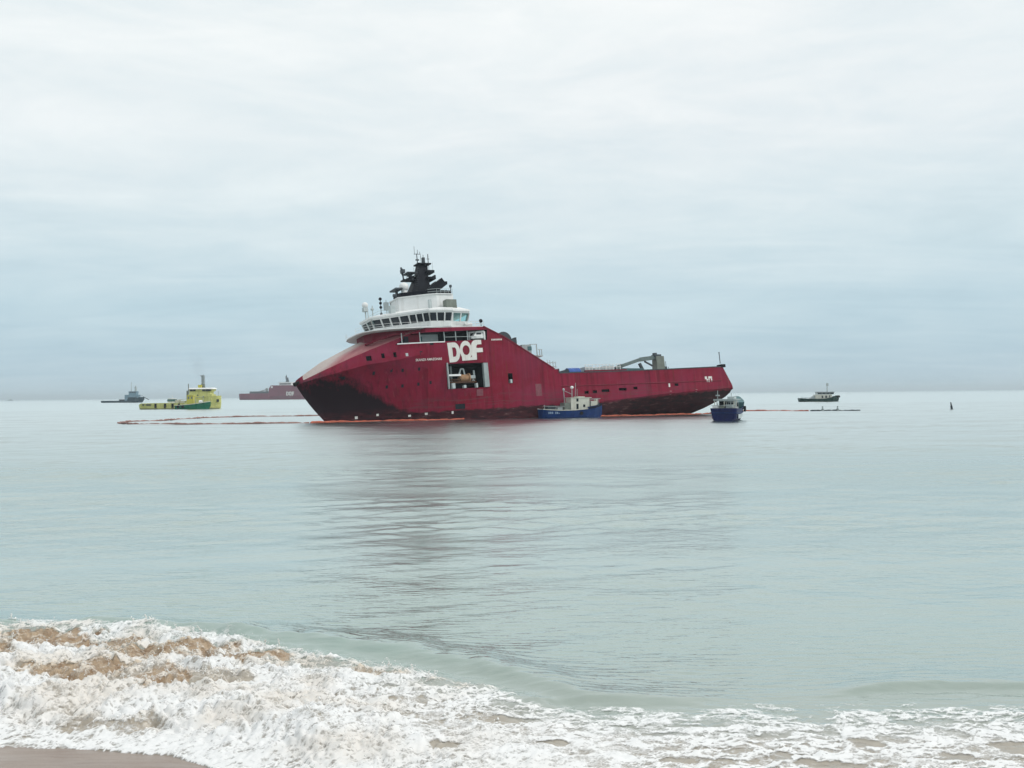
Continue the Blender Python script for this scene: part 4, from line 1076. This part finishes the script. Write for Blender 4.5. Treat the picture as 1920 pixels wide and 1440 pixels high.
# ------------------------------------------------------------------ the smaller vessels
def boat_rings(stations):
    """stations: (x, keel z, sheer z, half beam at sheer, half beam at waterline)"""
    out = []
    for x, zk, zs, bs, bw in stations:
        half = [(0, zk), (bw*0.7, zk+0.04), (bw, zk+(zs-zk)*0.35), (bw+(bs-bw)*0.55, zk+(zs-zk)*0.7), (bs, zs)]
        out.append([(x, y, z) for y, z in half]+[(x, -y, z) for y, z in half[:0:-1]])
    return out
def boat_hull(name, stations, mat, parent, well=None):
    """solid hull, its deck sunk inside the bulwark by `well`"""
    mb = MB(); rg = boat_rings(stations); n = len(rg[0])
    vs = [q for r in rg for q in r]; fs = []
    for j in range(len(rg)-1):
        for i in range(n):
            if i == n//2: continue
            fs.append((j*n+i, j*n+(i+1) % n, (j+1)*n+(i+1) % n, (j+1)*n+i))
    fs.append(tuple(range(n))[::-1]); fs.append(tuple(range((len(rg)-1)*n, len(rg)*n)))
    mb._add(vs, fs)
    mb2 = MB(); mb2.v, mb2.f = mb.v, mb.f
    k = n//2
    # inner bulwark and deck
    inn = []
    for x, zk, zs, bs, bw in stations:
        b = max(0.01, bs-0.12); z = zs-(well or 0.05)
        inn.append([(x, b, zs), (x, b*0.97, z), (x, -b*0.97, z), (x, -b, zs)])
    base = len(mb2.v); mb2.v += [q for r in inn for q in r]
    for j in range(len(inn)-1):
        a, b = base+4*j, base+4*j+4
        for i in range(3): mb2.f.append((a+i, a+i+1, b+i+1, b+i))
        mb2.f.append((j*n+k, (j+1)*n+k, b, a)); mb2.f.append((j*n+k+1, (j+1)*n+k+1, b+3, a+3))
    return mb2.build(name, mat, parent)
def windows(parent, spots, mat=None, name='window'):
    for x0, x1, y0, y1, z0, z1 in spots: P(name, MB().box(x0, x1, y0, y1, z0, z1), mat or M_glass, parent)

# blue fishing boat lying along the red ship
b1 = thing('fishing_boat', 'blue fishing boat with cream deckhouse lying alongside the red ship\'s hull', 'fishing boat', (11.7, 203.3, 0), rad(20), 'blue boats working round the red ship')
boat_hull('hull', [(-6.6, -0.3, 1.75, 1.45, 1.1), (-5.8, -0.5, 1.65, 1.75, 1.55), (-3, -0.6, 1.5, 1.9, 1.75), (0, -0.6, 1.5, 1.95, 1.8), (2.6, -0.6, 1.7, 1.9, 1.65), (3.0, -0.6, 2.1, 1.9, 1.6), (4.6, -0.55, 2.3, 1.55, 1.0), (6.0, -0.3, 2.6, 0.65, 0.22), (6.7, 0.6, 2.8, 0.06, 0.03)], M_blue, b1, 0.6)
P('gunwale', MB().path([(-6.6, -1.47, 1.78), (-5.8, -1.77, 1.68), (-3, -1.93, 1.53), (0, -1.97, 1.53), (2.8, -1.93, 1.75)], 0.07).path([(-6.6, 1.47, 1.78), (-5.8, 1.77, 1.68), (-3, 1.93, 1.53), (0, 1.97, 1.53), (2.8, 1.93, 1.75)], 0.07), M_cream, b1)
P('bow_band', MB().loft([[(x, -(b+0.03), z-0.42), (x, -(b+0.05), z+0.02), (x, b+0.05, z+0.02), (x, b+0.03, z-0.42)] for x, b, z in ((3.0, 1.82, 2.12), (4.6, 1.48, 2.32), (6.0, 0.6, 2.62), (6.65, 0.1, 2.8))]), M_dark, b1)
hs = P('deckhouse', MB().box(-0.6, 3.4, -1.35, 1.35, 1.2, 3.9), M_cream, b1)
P('roof', MB().box(-0.7, 3.8, -1.45, 1.45, 3.9, 4.0).box(1.0, 2.5, -1.0, 1.0, 4.0, 4.2), M_cream, b1)
windows(b1, [(0.55, 1.0, -1.38, -1.34, 3.2, 3.8), (0.55, 1.0, -1.38, -1.34, 1.7, 2.75), (2.0, 2.45, -1.38, -1.34, 2.1, 2.6), (3.49, 3.53, -1.0, -0.1, 2.9, 3.7), (3.49, 3.53, 0.1, 1.0, 2.9, 3.7)])
P('bow_locker', MB().box(3.9, 5.2, -0.9, 0.9, 2.0, 3.25).box(5.2, 5.5, -0.6, 0.6, 2.2, 3.7), M_cream, b1)
P('bow_rail', MB().path([(3.6, -1.5, 3.6), (5.6, -0.9, 3.7), (6.4, 0, 3.7), (5.6, 0.9, 3.7), (3.6, 1.5, 3.6)], 0.04).tube((5.6, -0.9, 2.4), (5.6, -0.9, 3.7), 0.04).tube((5.6, 0.9, 2.4), (5.6, 0.9, 3.7), 0.04).tube((3.6, -1.5, 2.2), (3.6, -1.5, 3.9), 0.05), M_grey, b1)
mm = P('mast', MB().tube((0.2, 0, 4.1), (0.2, 0, 5.9), 0.09).tube((0.9, 0, 4.1), (1.0, 0, 6.9), 0.06).tube((-1.3, 0, 1.2), (-1.6, 0, 5.6), 0.08).tube((-1.6, 0, 5.4), (0.3, 0, 4.6), 0.05).tube((1.5, 0.4, 4.2), (1.5, 0.4, 5.7), 0.05), M_grey, b1)
P('radar_dome', MB().ball((0.2, 0, 6.0), 0.33, 10, 7, (1.1, 1.1, 0.9)), M_white, mm)
P('searchlight', MB().ball((-1.6, 0, 5.6), 0.25, 8, 6), M_pale, mm)
P('net_locker', MB().box(-1.9, -0.7, -1.2, 1.2, 0.9, 2.95), M_olive, b1)
P('fish_bin', MB().box(-3.4, -2.3, -1.1, 0.2, 0.9, 2.1), M_grey, b1)
P('fish_bin', MB().box(-5.5, -3.8, -1.2, 0.3, 0.9, 2.25), M_steel, b1)
P('stern_rail', MB().path([(-6.5, -1.4, 2.4), (-5.8, -1.7, 2.35), (-2.2, -1.8, 2.3)], 0.035).tube((-4, -1.8, 1.5), (-4, -1.8, 2.3), 0.035).tube((-6.3, -1.45, 1.6), (-6.3, -1.45, 2.6), 0.04), M_pale, b1)
M_mark = paint('worn_pale_blue_marks', (0.20, 0.28, 0.40), 0.5, 0.15, 2.0)
mk = MB()
for k in range(6): mk.box(-5.6+k*0.36+(0.35 if k > 2 else 0), -5.36+k*0.36+(0.35 if k > 2 else 0), -1.83, -1.78, 0.85, 1.25)
P('hull_marking', mk, M_mark, b1)
P('tyre_fender', MB().tube((1.4, -2.05, 0.9), (1.4, -1.9, 0.9), 0.35, n=12), M_rubber, b1)

# second blue boat, seen from its quarter under the red ship's stern
b2 = thing('fishing_boat', 'navy blue boat with grey canopy seen from behind below the red ship\'s stern', 'fishing boat', (34.6, 168.0, 0), rad(66), 'blue boats working round the red ship')
boat_hull('hull', [(0.0, -0.3, 2.1, 2.15, 1.75), (0.5, -0.5, 2.05, 2.25, 1.95), (3.5, -0.6, 2.0, 2.25, 2.0), (6.5, -0.6, 2.25, 2.05, 1.6), (8.4, -0.5, 2.8, 1.5, 0.7), (9.8, 0.2, 3.5, 0.6, 0.15), (10.6, 1.6, 3.9, 0.06, 0.03)], M_navy, b2, 0.7)
P('rubbing_band', MB().path([(-0.02, -2.18, 1.3), (0.5, -2.27, 1.28), (3.5, -2.2, 1.25), (6.5, -1.95, 1.4), (8.4, -1.3, 1.7)], 0.09).path([(-0.03, -2.1, 1.32), (-0.03, 2.1, 1.32)], 0.07), M_blue, b2)
P('white_strake', MB().loft([[(x, -b-0.04, z-0.75), (x, -b-0.04, z-0.05), (x, -b+0.02, z-0.05), (x, -b+0.02, z-0.75)] for x, b, z in ((1.5, 2.15, 1.15), (3.5, 2.12, 1.15), (6.5, 1.8, 1.3), (8.2, 1.05, 1.6))]), M_pale, b2)
P('bow_bulwark', MB().loft([[(x, -b-0.05, z-0.9), (x, -b-0.22, z+0.3), (x, b+0.22, z+0.3), (x, b+0.05, z-0.9)] for x, b, z in ((7.0, 1.85, 2.7), (8.4, 1.45, 3.05), (9.8, 0.6, 3.6), (10.9, 0.02, 3.75))]), M_teal, b2)
P('wheelhouse', MB().box(2.9, 5.6, -1.35, 1.35, 1.3, 3.35), M_pale, b2)
windows(b2, [(2.86, 2.91, -1.1, -0.35, 2.2, 3.0), (2.86, 2.91, -0.15, 0.45, 1.4, 3.1), (3.4, 4.2, -1.39, -1.34, 2.3, 3.0), (4.5, 5.3, -1.39, -1.34, 2.3, 3.0)])
P('canopy', MB().box(0.7, 5.9, -1.75, 1.75, 3.45, 3.6).box(0.6, 0.75, -1.75, 1.75, 3.3, 3.6), M_grey, b2)
pc = MB()
for x in (0.8, 2.6): 
    for y in (-1.6, 0.0, 1.6): pc.tube((x, y, 1.9), (x, y, 3.5), 0.07)
P('canopy_post', pc, M_cream, b2)['kind'] = 'stuff'
P('roof_float', MB().box(1.4, 3.2, -1.5, -0.4, 3.6, 4.0), M_pale, b2)
P('mast', MB().tube((1.4, 1.2, 3.6), (1.4, 1.2, 5.0), 0.06).box(1.2, 1.6, 0.9, 1.5, 4.1, 4.3), M_grey, b2)
P('antenna', MB().tube((3.5, -0.6, 3.6), (3.5, -0.6, 4.6), 0.05), M_grey, b2)
P('stern_locker', MB().box(0.5, 1.6, 0.9, 1.9, 1.6, 2.55), M_white, b2)
P('stern_locker', MB().box(0.5, 1.5, -1.4, -0.3, 1.6, 2.7), M_grey, b2)
P('stern_tarp', MB().taper((0.9, 0.3, 1.5), (0.5, 0.5), (0.3, 0.35), 0.9), M_olive, b2)
P('net_pile', MB().ball((1.9, -0.9, 1.6), 0.7, 9, 6, (1.0, 0.9, 0.8)), M_teal, b2)
P('stern_rail', MB().path([(0.1, -2.0, 2.55), (0.1, 2.0, 2.55)], 0.04).tube((0.1, -1.2, 2.0), (0.1, -1.2, 3.3), 0.05).tube((0.1, 0.9, 2.0), (0.1, 0.9, 2.9), 0.05), M_grey, b2)
P('side_door', MB().box(2.85, 2.9, 0.5, 1.2, 1.4, 3.2), M_void, b2)
P('tyre_fender', MB().tube((6.6, -2.35, 1.9), (6.6, -2.1, 1.9), 0.5, n=12), M_rubber, b2)

# yellow supply vessel and the green workboat in front of it
yv = thing('supply_vessel', 'yellow supply vessel with tall white-roofed bridge and low stern, left of the red ship', 'ship', (-143.4, 443.5, 0), rad(0))
boat_hull('hull', [(-17.2, -0.2, 1.9, 3.0, 2.4), (-16, -0.8, 2.55, 4.0, 3.4), (-10, -1, 2.6, 4.4, 4.2), (3.2, -1, 2.6, 4.4, 4.2), (3.6, -1, 3.3, 4.4, 4.2), (9, -1, 4.6, 4.3, 3.9), (13, -1, 5.3, 3.7, 2.6), (15.8, -0.8, 5.6, 2.3, 1.0), (17.2, 0.3, 5.6, 0.8, 0.25), (17.4, 2.2, 5.3, 0.2, 0.1)], M_paley, yv, 0.5)
P('boot_top', MB().path([(-16.8, -2.9, 0.12), (-16, -3.45, 0.12), (-10, -4.15, 0.12), (3.2, -4.15, 0.12), (13, -2.7, 0.12), (16.6, -0.6, 0.12)], 0.16), M_steel, yv)
P('superstructure', MB().prism([(4.2, -3.6), (14.2, -3.2), (14.2, 3.2), (4.2, 3.6)], 2.6, 6.2).prism([(4.6, -3.2), (13.4, -2.9), (13.4, 2.9), (4.6, 3.2)], 6.2, 7.4), M_paley, yv)
P('lower_house', MB().box(4.0, 8.6, -3.9, -3.62, 2.6, 5.2), M_yellow, yv)
P('bridge', MB().prism([(4.6, -3.0), (14.0, -2.8), (14.0, 2.8), (4.6, 3.0)], 7.4, 8.45, [(4.5, -3.3), (14.5, -3.1), (14.5, 3.1), (4.5, 3.3)]), M_paley, yv)
P('bridge_roof', MB().prism([(4.0, -3.6), (14.8, -3.4), (14.8, 3.4), (4.0, 3.6)], 8.45, 9.05, [(4.5, -3.2), (14.0, -3.0), (14.0, 3.0), (4.5, 3.2)]), M_white, yv)
for x0, x1 in ((4.9, 6.1), (6.3, 7.3), (10.2, 11.5), (11.7, 12.9), (13.0, 13.9)):
    P('window', MB().box(x0, x1, -3.34, -3.02, 7.6, 8.35), M_glass, yv)
windows(yv, [(8.0, 8.6, -3.45, -3.2, 5.6, 6.1), (10.5, 11.0, -3.45, -3.2, 4.6, 5.3), (12.2, 12.7, -3.4, -3.1, 4.6, 5.3)], M_steel)
P('funnel', MB().box(8.0, 9.4, -2.0, -0.4, 9.0, 10.3), M_yellow, yv)
my = P('mast', MB().box(8.9, 10.3, -0.7, 0.7, 9.0, 10.6), M_olive, yv)
lt = MB()
for x in (9.1, 10.1):
    for y in (-0.5, 0.5): lt.tube((x, y, 10.5), (x, y, 14.4), 0.12)
for k in range(5):
    lt.bar((9.1, -0.5, 10.8+0.85*k), (10.1, -0.5, 11.3+0.85*k), 0.12, 0.12); lt.bar((9.0, 0, 11.0+0.85*k), (10.2, 0, 11.0+0.85*k), 1.1, 0.1)
lt.box(9.3, 9.9, -0.4, 0.4, 10.5, 14.3)
P('mast_lattice', lt, M_grey, my)['kind'] = 'stuff'
P('radar_scanner', MB().box(8.4, 9.2, -0.9, 0.9, 14.2, 14.35).tube((8.8, 0, 13.9), (8.8, 0, 14.2), 0.1).bar((8.8, 0, 13.9), (9.5, 0, 13.7), 0.2, 0.15), M_grey, my)
P('derrick_post', MB().tube((4.3, -3.3, 2.6), (4.3, -3.3, 10.8), 0.26, 0.18).box(3.5, 4.3, -3.5, -3.1, 3.2, 7.8), M_olive, yv)
P('deck_cabin', MB().box(-5.3, -2.2, -1.6, 1.6, 2.3, 3.25), M_white, yv)
P('deck_cabin_glass', MB().box(-5.4, -2.3, -1.7, 1.7, 3.25, 4.25), M_teal, yv)
P('deck_cabin_roof', MB().box(-4.9, -2.6, -1.8, 1.8, 4.25, 4.6).tube((-3.7, 0, 4.6), (-3.7, 0, 6.1), 0.08), M_white, yv)
P('deck_gear', MB().box(-1.8, -0.3, -2, 1, 2.3, 3.9).bar((-1.5, -1, 3.9), (3.6, -1, 4.3), 0.25, 0.25).box(0.6, 2.4, -2.4, 0, 2.3, 3.6), M_cream, yv)
for x in (-9.5, -5.4, -2.2, 0.6):
    P('fender', MB().tube((x, -4.55, 0.5), (x, -4.55, 2.4), 0.45, n=10), M_rubber, yv)
for x in (-14.9, -13.3, -12.6, -11.9): P('freeing_port', MB().box(x-0.3, x+0.3, -4.5, -3.9, 1.6, 2.2), M_steel, yv)
P('bow_anchor', MB().box(15.9, 16.8, -1.75, -1.2, 2.9, 4.0), M_steel, yv)
P('bow_mast', MB().tube((16.2, 0, 5.5), (16.2, 0, 7.6), 0.07), M_grey, yv)

gb = thing('workboat', 'low green-hulled workboat lying in front of the yellow supply vessel', 'workboat', (-132.2, 424.5, 0), rad(0))
gb.scale = (0.86, 1, 1)
boat_hull('hull', [(-8.4, -0.3, 1.5, 1.7, 1.4), (-7.5, -0.6, 1.6, 2.2, 1.9), (-2, -0.7, 1.9, 2.5, 2.2), (3, -0.7, 2.4, 2.4, 1.9), (5.8, -0.6, 2.8, 1.7, 0.8), (7.6, 0.0, 3.0, 0.7, 0.12), (8.4, 1.4, 3.1, 0.05, 0.03)], M_green, gb, 0.4)
P('gunwale', MB().path([(-8.4, -1.75, 1.55), (-7.5, -2.25, 1.65), (-2, -2.55, 1.95), (3, -2.45, 2.45), (5.8, -1.75, 2.85), (8.3, -0.1, 3.15)], 0.12), M_cream, gb)
P('deckhouse', MB().box(-2.6, 0.4, -1.3, 1.3, 1.8, 5.6), M_yellow, gb)
P('deckhouse_roof', MB().box(-2.8, 0.6, -1.5, 1.5, 5.6, 5.8), M_yellow, gb)
windows(gb, [(-0.6, 0.1, -1.36, -1.3, 4.3, 5.2), (-2.2, -1.4, -1.36, -1.3, 4.3, 5.2)], M_olive)
P('deck_drum', MB().tube((3.2, -0.8, 3.0), (4.6, -0.8, 3.0), 0.75, n=12), M_white, gb)
P('goal_post', MB().tube((1.4, -1.2, 2.2), (1.4, -1.2, 4.9), 0.12).tube((5.2, -1.0, 2.5), (5.2, -1.0, 5.6), 0.1).tube((1.4, -1.2, 4.8), (5.2, -1.0, 5.1), 0.08), M_grey, gb)
P('tyre_fender', MB().tube((-6.5, -2.5, 1.0), (-6.5, -2.2, 1.0), 0.6, n=10), M_rubber, gb)
P('tyre_fender', MB().tube((-4.2, -2.65, 1.1), (-4.2, -2.35, 1.1), 0.6, n=10), M_rubber, gb)

# dark blue tug far off on the left
t1 = thing('tugboat', 'dark blue offshore tug with long low aft deck, farthest left by the horizon', 'tugboat', (-464.5, 1222, 0), 0.0)
boat_hull('hull', [(-24.6, 0.0, 2.2, 4.6, 3.8), (-23, -1, 2.4, 5.4, 5.0), (0, -1, 2.3, 5.6, 5.4), (7.0, -1, 2.4, 5.6, 5.3), (8.2, -1, 6.2, 5.6, 5.0), (16, -1, 6.3, 5.0, 3.6), (21.5, -0.8, 6.4, 3.2, 1.2), (24.2, 1.0, 6.6, 1.0, 0.2), (25.6, 3.8, 6.7, 0.1, 0.05)], M_tealhull, t1, 0.8)
P('lower_house', MB().box(3.6, 8.1, -4, 4, 1.6, 9.3), M_bluegrey, t1)
P('superstructure', MB().box(8.1, 19.5, -4.2, 4.2, 5.4, 9.4), M_bluegrey, t1)
P('bridge', MB().prism([(8.4, -3.6), (17.2, -3.4), (17.2, 3.4), (8.4, 3.6)], 9.4, 13.4, [(8.2, -3.9), (17.8, -3.6), (17.8, 3.6), (8.2, 3.9)]), M_bluegrey, t1)
windows(t1, [(9.2, 11.4, -3.95, -3.7, 11.7, 12.8), (12.0, 14.2, -3.95, -3.65, 11.7, 12.8), (14.8, 17.0, -3.9, -3.6, 11.7, 12.8)], M_steel)
P('mast', MB().tube((10.2, 0, 13.4), (10.2, 0, 24.2), 0.55, 0.3), M_pale, t1)
P('funnel', MB().box(14.6, 16.6, -1.5, 1.5, 13.4, 18.4).ball((15.4, 0, 19.2), 0.9, 10, 7), M_pale, t1)
P('bulwark_rail', MB().bar((17.0, -4.8, 7.4), (24, -1.2, 8.0), 0.15, 0.3).bar((24.5, 0, 6.8), (31, 0, 3.2), 0.5, 0.7), M_steel, t1)
P('deck_winch', MB().box(-4, 3.5, -2, 2, 1.6, 3.9), M_steel, t1)

# tug with white house on the right
t2 = thing('tugboat', 'dark green tug with white deckhouse and tall mast, alone right of the red ship', 'tugboat', (144.4, 482, 0), 0.0)
boat_hull('hull', [(-9.5, 0.3, 1.7, 2.0, 1.4), (-9.0, -0.5, 1.75, 2.7, 2.3), (-4, -0.8, 1.35, 3.0, 2.7), (2, -0.8, 1.4, 3.0, 2.6), (6, -0.8, 2.1, 2.6, 1.9), (8.2, -0.6, 2.7, 1.5, 0.8), (9.1, 0.3, 2.9, 0.5, 0.2), (9.4, 1.0, 2.9, 0.1, 0.05)], M_bottlegreen, t2, 0.5)
P('deckhouse', MB().box(-2.2, 5.6, -1.9, 1.9, 0.9, 3.3), M_cream, t2)
windows(t2, [(0.7, 1.4, -1.95, -1.88, 1.7, 2.8), (2.4, 3.2, -1.95, -1.88, 1.7, 2.8), (4.2, 4.7, -1.95, -1.88, 1.9, 2.9)], M_steel)
P('wheelhouse', MB().box(-1.2, 6.6, -1.7, 1.7, 3.35, 4.35), M_pale, t2)
windows(t2, [(-1.1, 0.9, -1.76, -1.68, 3.55, 4.2), (1.1, 2.7, -1.76, -1.68, 3.55, 4.2), (2.9, 4.5, -1.76, -1.68, 3.55, 4.2), (4.7, 6.3, -1.76, -1.68, 3.55, 4.2)])
P('wheelhouse_roof', MB().box(-1.4, 6.8, -1.9, 1.9, 4.35, 4.6), M_grey, t2)
P('mast', MB().tube((3.9, 0, 4.6), (3.9, 0, 8.9), 0.32, 0.2).box(3.5, 4.5, -0.3, 0.3, 7.3, 8.6), M_pale, t2)
P('funnel', MB().side_prism([(-5.6, 0.9), (-1.9, 0.9), (-1.9, 2.9), (-2.7, 2.9)], -1.0, 1.0), M_pale, t2)
P('bow_fender', MB().tube((8.3, -1.5, 2.3), (9.35, -0.4, 2.35), 0.55, n=10).tube((9.35, -0.4, 2.35), (9.35, 0.4, 2.35), 0.55, n=10).tube((9.35, 0.4, 2.35), (8.3, 1.5, 2.3), 0.55, n=10), M_rubber, t2)
P('stern_rail', MB().path([(-9.2, -2.5, 2.2), (-5.2, -2.9, 2.0)], 0.06).tube((-7, -2.75, 1.5), (-7, -2.75, 2.1), 0.05), M_teal, t2)

# sister ship on the skyline, greyed by the air in between
fs_ = thing('supply_ship', 'distant red supply ship fading into the haze behind the stranded ship\'s bow', 'ship', (-530, 2000, 0), 0.0)
K = 1.0
boat_hull('hull', [(0, -1, 12, 13, 11), (4, -3, 12.2, 17, 15), (22, -4, 12.3, 18, 17), (58.5, -4, 12.3, 18, 17), (59.5, -4, 22, 18, 17), (63, -4, 27.6, 18, 17), (100, -4, 27.6, 18, 16), (118, -4, 25.5, 17, 13), (140, -4, 20, 13, 7), (158, -3, 15.5, 6.5, 2), (166, 2, 13.5, 2, 0.5), (170, 10, 12.8, 0.2, 0.1)], M_farred, fs_, 0.3)
P('cargo_rail', MB().box(22, 59, -18.1, -17.2, 12.3, 16.2), M_steel, fs_)
P('deck_crane', MB().box(50, 54, -6, -1, 12, 22.5).bar((52, -3, 20), (38, -3, 16), 1.5, 2), M_grey, fs_)
P('side_boat', MB().box(63.5, 66.5, -19, -17.5, 22.5, 26), M_white, fs_)
P('bridge', MB().prism([(78, -15), (102, -15), (106, -8), (106, 8), (102, 15), (78, 15)], 27.6, 32.3), M_white, fs_)
P('bridge_window_band', MB().prism([(79.5, -15.15), (101, -15.15), (101, 15.15), (79.5, 15.15)], 29.2, 31.4), M_steel, fs_)
P('bridge_roof', MB().prism([(77, -15.6), (102.5, -15.6), (107, -8), (107, 8), (102.5, 15.6), (77, 15.6)], 32.3, 33.9), M_white, fs_)
P('mast', MB().taper((91.5, 0, 33.9), (3.4, 2), (1.2, 1), 9).box(88.0, 89.6, -1, 1, 39, 46).tube((90, 0, 42), (90, 0, 48.5), 0.5), M_steel, fs_)
for k, (x0, x1) in enumerate(((93, 97.6), (98.4, 103), (103.8, 108))):
    q = MB()
    if k == 0: q.box(x0, x0+1.6, -18.15, -17.9, 7.5, 15.2).box(x1-1.5, x1, -18.14, -17.9, 8.5, 14.2).box(x0+1.6, x1-1.4, -18.13, -17.9, 13.6, 15.2).box(x0+1.6, x1-1.4, -18.13, -17.9, 7.5, 9.1)
    if k == 1: q.box(x0, x0+1.6, -18.15, -17.9, 8.2, 14.5).box(x1-1.6, x1, -18.14, -17.9, 8.2, 14.5).box(x0+0.8, x1-0.8, -18.13, -17.9, 13.4, 15.2).box(x0+0.8, x1-0.8, -18.13, -17.9, 7.5, 9.2)
    if k == 2: q.box(x0, x0+1.8, -18.15, -17.9, 7.5, 15.2).box(x0+1.8, x1, -18.13, -17.9, 13.4, 15.2).box(x0+1.8, x1-0.4, -18.13, -17.9, 10.2, 12)
    P('logo_letter', q, M_logo, fs_)
# speck on the skyline at the far left
sk = thing('cargo_ship', 'tiny grey ship on the horizon at the far left edge', 'ship', (-2940, 6000, 0), 0.0)
P('hull', MB().prism([(-14, -3), (12, -3), (16, 0), (12, 3), (-14, 3)], -1, 3.5), M_steel, sk)
P('superstructure', MB().box(-2, 6, -2.5, 2.5, 3.5, 9), M_grey, sk)

# ------------------------------------------------------------------ oil booms, marks and buoy
def boom(name, pts, r, mat, label, group='floating oil booms'):
    pts = [Vector((x, y, 0)) for x, y in pts]
    dense = []
    for i in range(len(pts)-1):
        p0, p1, p2, p3 = pts[max(0, i-1)], pts[i], pts[i+1], pts[min(len(pts)-1, i+2)]
        n = max(2, int((p2-p1).length/0.55))
        for k in range(n):
            t = k/n
            dense.append(0.5*((2*p1)+(p2-p0)*t+(2*p0-5*p1+4*p2-p3)*t*t+(3*p1-p0-3*p2+p3)*t**3))
    dense.append(pts[-1])
    rg = []
    for i, q in enumerate(dense):
        d = (dense[min(i+1, len(dense)-1)]-dense[max(i-1, 0)]).normalized()
        nrm = Vector((-d.y, d.x, 0))
        rr = r*(0.6 if i % 5 == 0 else 1.0)*(1+0.12*math.sin(i*1.7))
        wob = nrm*0.10*math.sin(i*0.31)
        zc = 0.07+0.06*math.sin(i*0.23)+0.04*math.sin(i*0.71)
        rg.append([tuple(q+wob+nrm*rr*math.cos(a)+Vector((0, 0, zc+rr*math.sin(a)))) for a in [2*math.pi*j/8 for j in range(8)]])
    o = MB().loft(rg).build(name, mat, None, smooth=50)
    return tag(o, label, 'oil boom', group)
boom('oil_boom', [(-45.7, 250.4), (-51.5, 247.2), (-61.5, 245.7), (-70.5, 241.4), (-72.0, 228), (-73.5, 212), (-76.2, 203), (-74.8, 194.5), (-69.6, 187), (-62, 181.5), (-52.6, 180.3), (-43.2, 180.3), (-35.9, 181)], 0.20, M_boom2, 'dark red floating boom looping out to the left of the red ship\'s bow')
boom('oil_boom', [(-35.7, 181.2), (-33.5, 183.2), (-24.9, 188.2), (-15.7, 190.6), (-10.7, 196.2), (-1.9, 202.0), (4.2, 205.6)], 0.22, M_orange, 'orange floating boom along the red ship\'s bow and side at the waterline')
boom('oil_boom', [(17.5, 209.5), (24, 213.5), (32, 218), (38.5, 222), (44, 228), (50, 240), (54, 250), (57.2, 254.7), (64.8, 252.5), (71.6, 247.5)], 0.20, M_orange, 'orange floating boom running from the red ship\'s stern out to the right')
boom('oil_boom', [(71.9, 247.3), (75.3, 247.3), (79.2, 248.9), (84.8, 249.6)], 0.17, M_steel, 'short dark end of the boom right of the small blue boat')
mk1 = thing('marker_float', 'left of two small grey marker floats standing on the dark boom end', 'marker float', (74.9, 247.2, 0), group='marker floats on the boom')
P('float_body', MB().tube((0, 0, -0.2), (0, 0, 0.55), 0.30, n=10), M_grey, mk1)
P('float_post', MB().tube((0, 0, 0.55), (0, 0, 1.15), 0.16, n=8).box(-0.2, 0.2, -0.04, 0.04, 0.75, 1.1), M_pale, mk1)
mk2 = mk1.copy(); COL.objects.link(mk2); mk2.location = (79.0, 248.7, 0); mk2['label'] = 'right of two small grey marker floats standing on the dark boom end'
for ch in list(mk1.children):
    c_ = ch.copy(); COL.objects.link(c_); c_.parent = mk2
by = thing('spar_buoy', 'dark spar buoy leaning slightly, alone on the sea at the far right', 'buoy', (106.4, 247.9, 0))
by.rotation_euler = (rad(2), rad(-9), 0)
P('buoy_body', MB().tube((0, 0, -0.6), (0, 0, 0.95), 0.30, 0.24, n=12), M_steel, by)
P('buoy_topmark', MB().tube((0, 0, 0.95), (0, 0, 1.65), 0.17, 0.12, n=10).ball((0, 0, 1.68), 0.15, 8, 6), M_dark, by)
P('buoy_collar', MB().tube((0, 0, -0.05), (0, 0, 0.14), 0.36, n=12), M_grey, by)

# ------------------------------------------------------------------ smoke and haze
def volume(name, colr, dens, tex=False):
    m, T = new_mat(name)
    ins = {'Color': tuple(colr)+(1,), 'Density': dens, 'Anisotropy': 0.15}
    if tex:
        oc = T.n('ShaderNodeTexCoord').outputs['Object']
        ln = T.n('ShaderNodeVectorMath', {0: T.mapping(oc, (0.26, 0.5, 0.13))}, operation='LENGTH').outputs['Value']
        f = T.math('SUBTRACT', T.math('ADD', 1.0, T.math('MULTIPLY', T.math('SUBTRACT', T.noise(oc, 0.35, 3), 0.5), 1.2)), ln)
        ins['Density'] = T.math('MULTIPLY', T.math('MAXIMUM', f, 0.0), dens)
    v = T.n('ShaderNodeVolumePrincipled', ins)
    T.n('ShaderNodeOutputMaterial', {'Volume': v.outputs[0]})
    return m
sm = MB().ball((0, 0, 0), 1.0, 16, 10, (4.5, 2.2, 8.5)).build('exhaust_smoke', volume('exhaust_smoke', (0.35, 0.35, 0.38), 0.045, True))
sm.location = (-136.0, 443.5, 18.5); sm.rotation_euler = (0, rad(-14), 0)
tag(sm, 'thin grey exhaust smoke drifting above the yellow supply vessel', 'smoke', kind='stuff')
hz = MB().box(-33500, 33500, -150, 20400, -9, 60).build('haze', volume('sea_haze', (0.83, 0.95, 1.0), 0.00014))
tag(hz, 'pale sea haze', 'haze', kind='stuff')
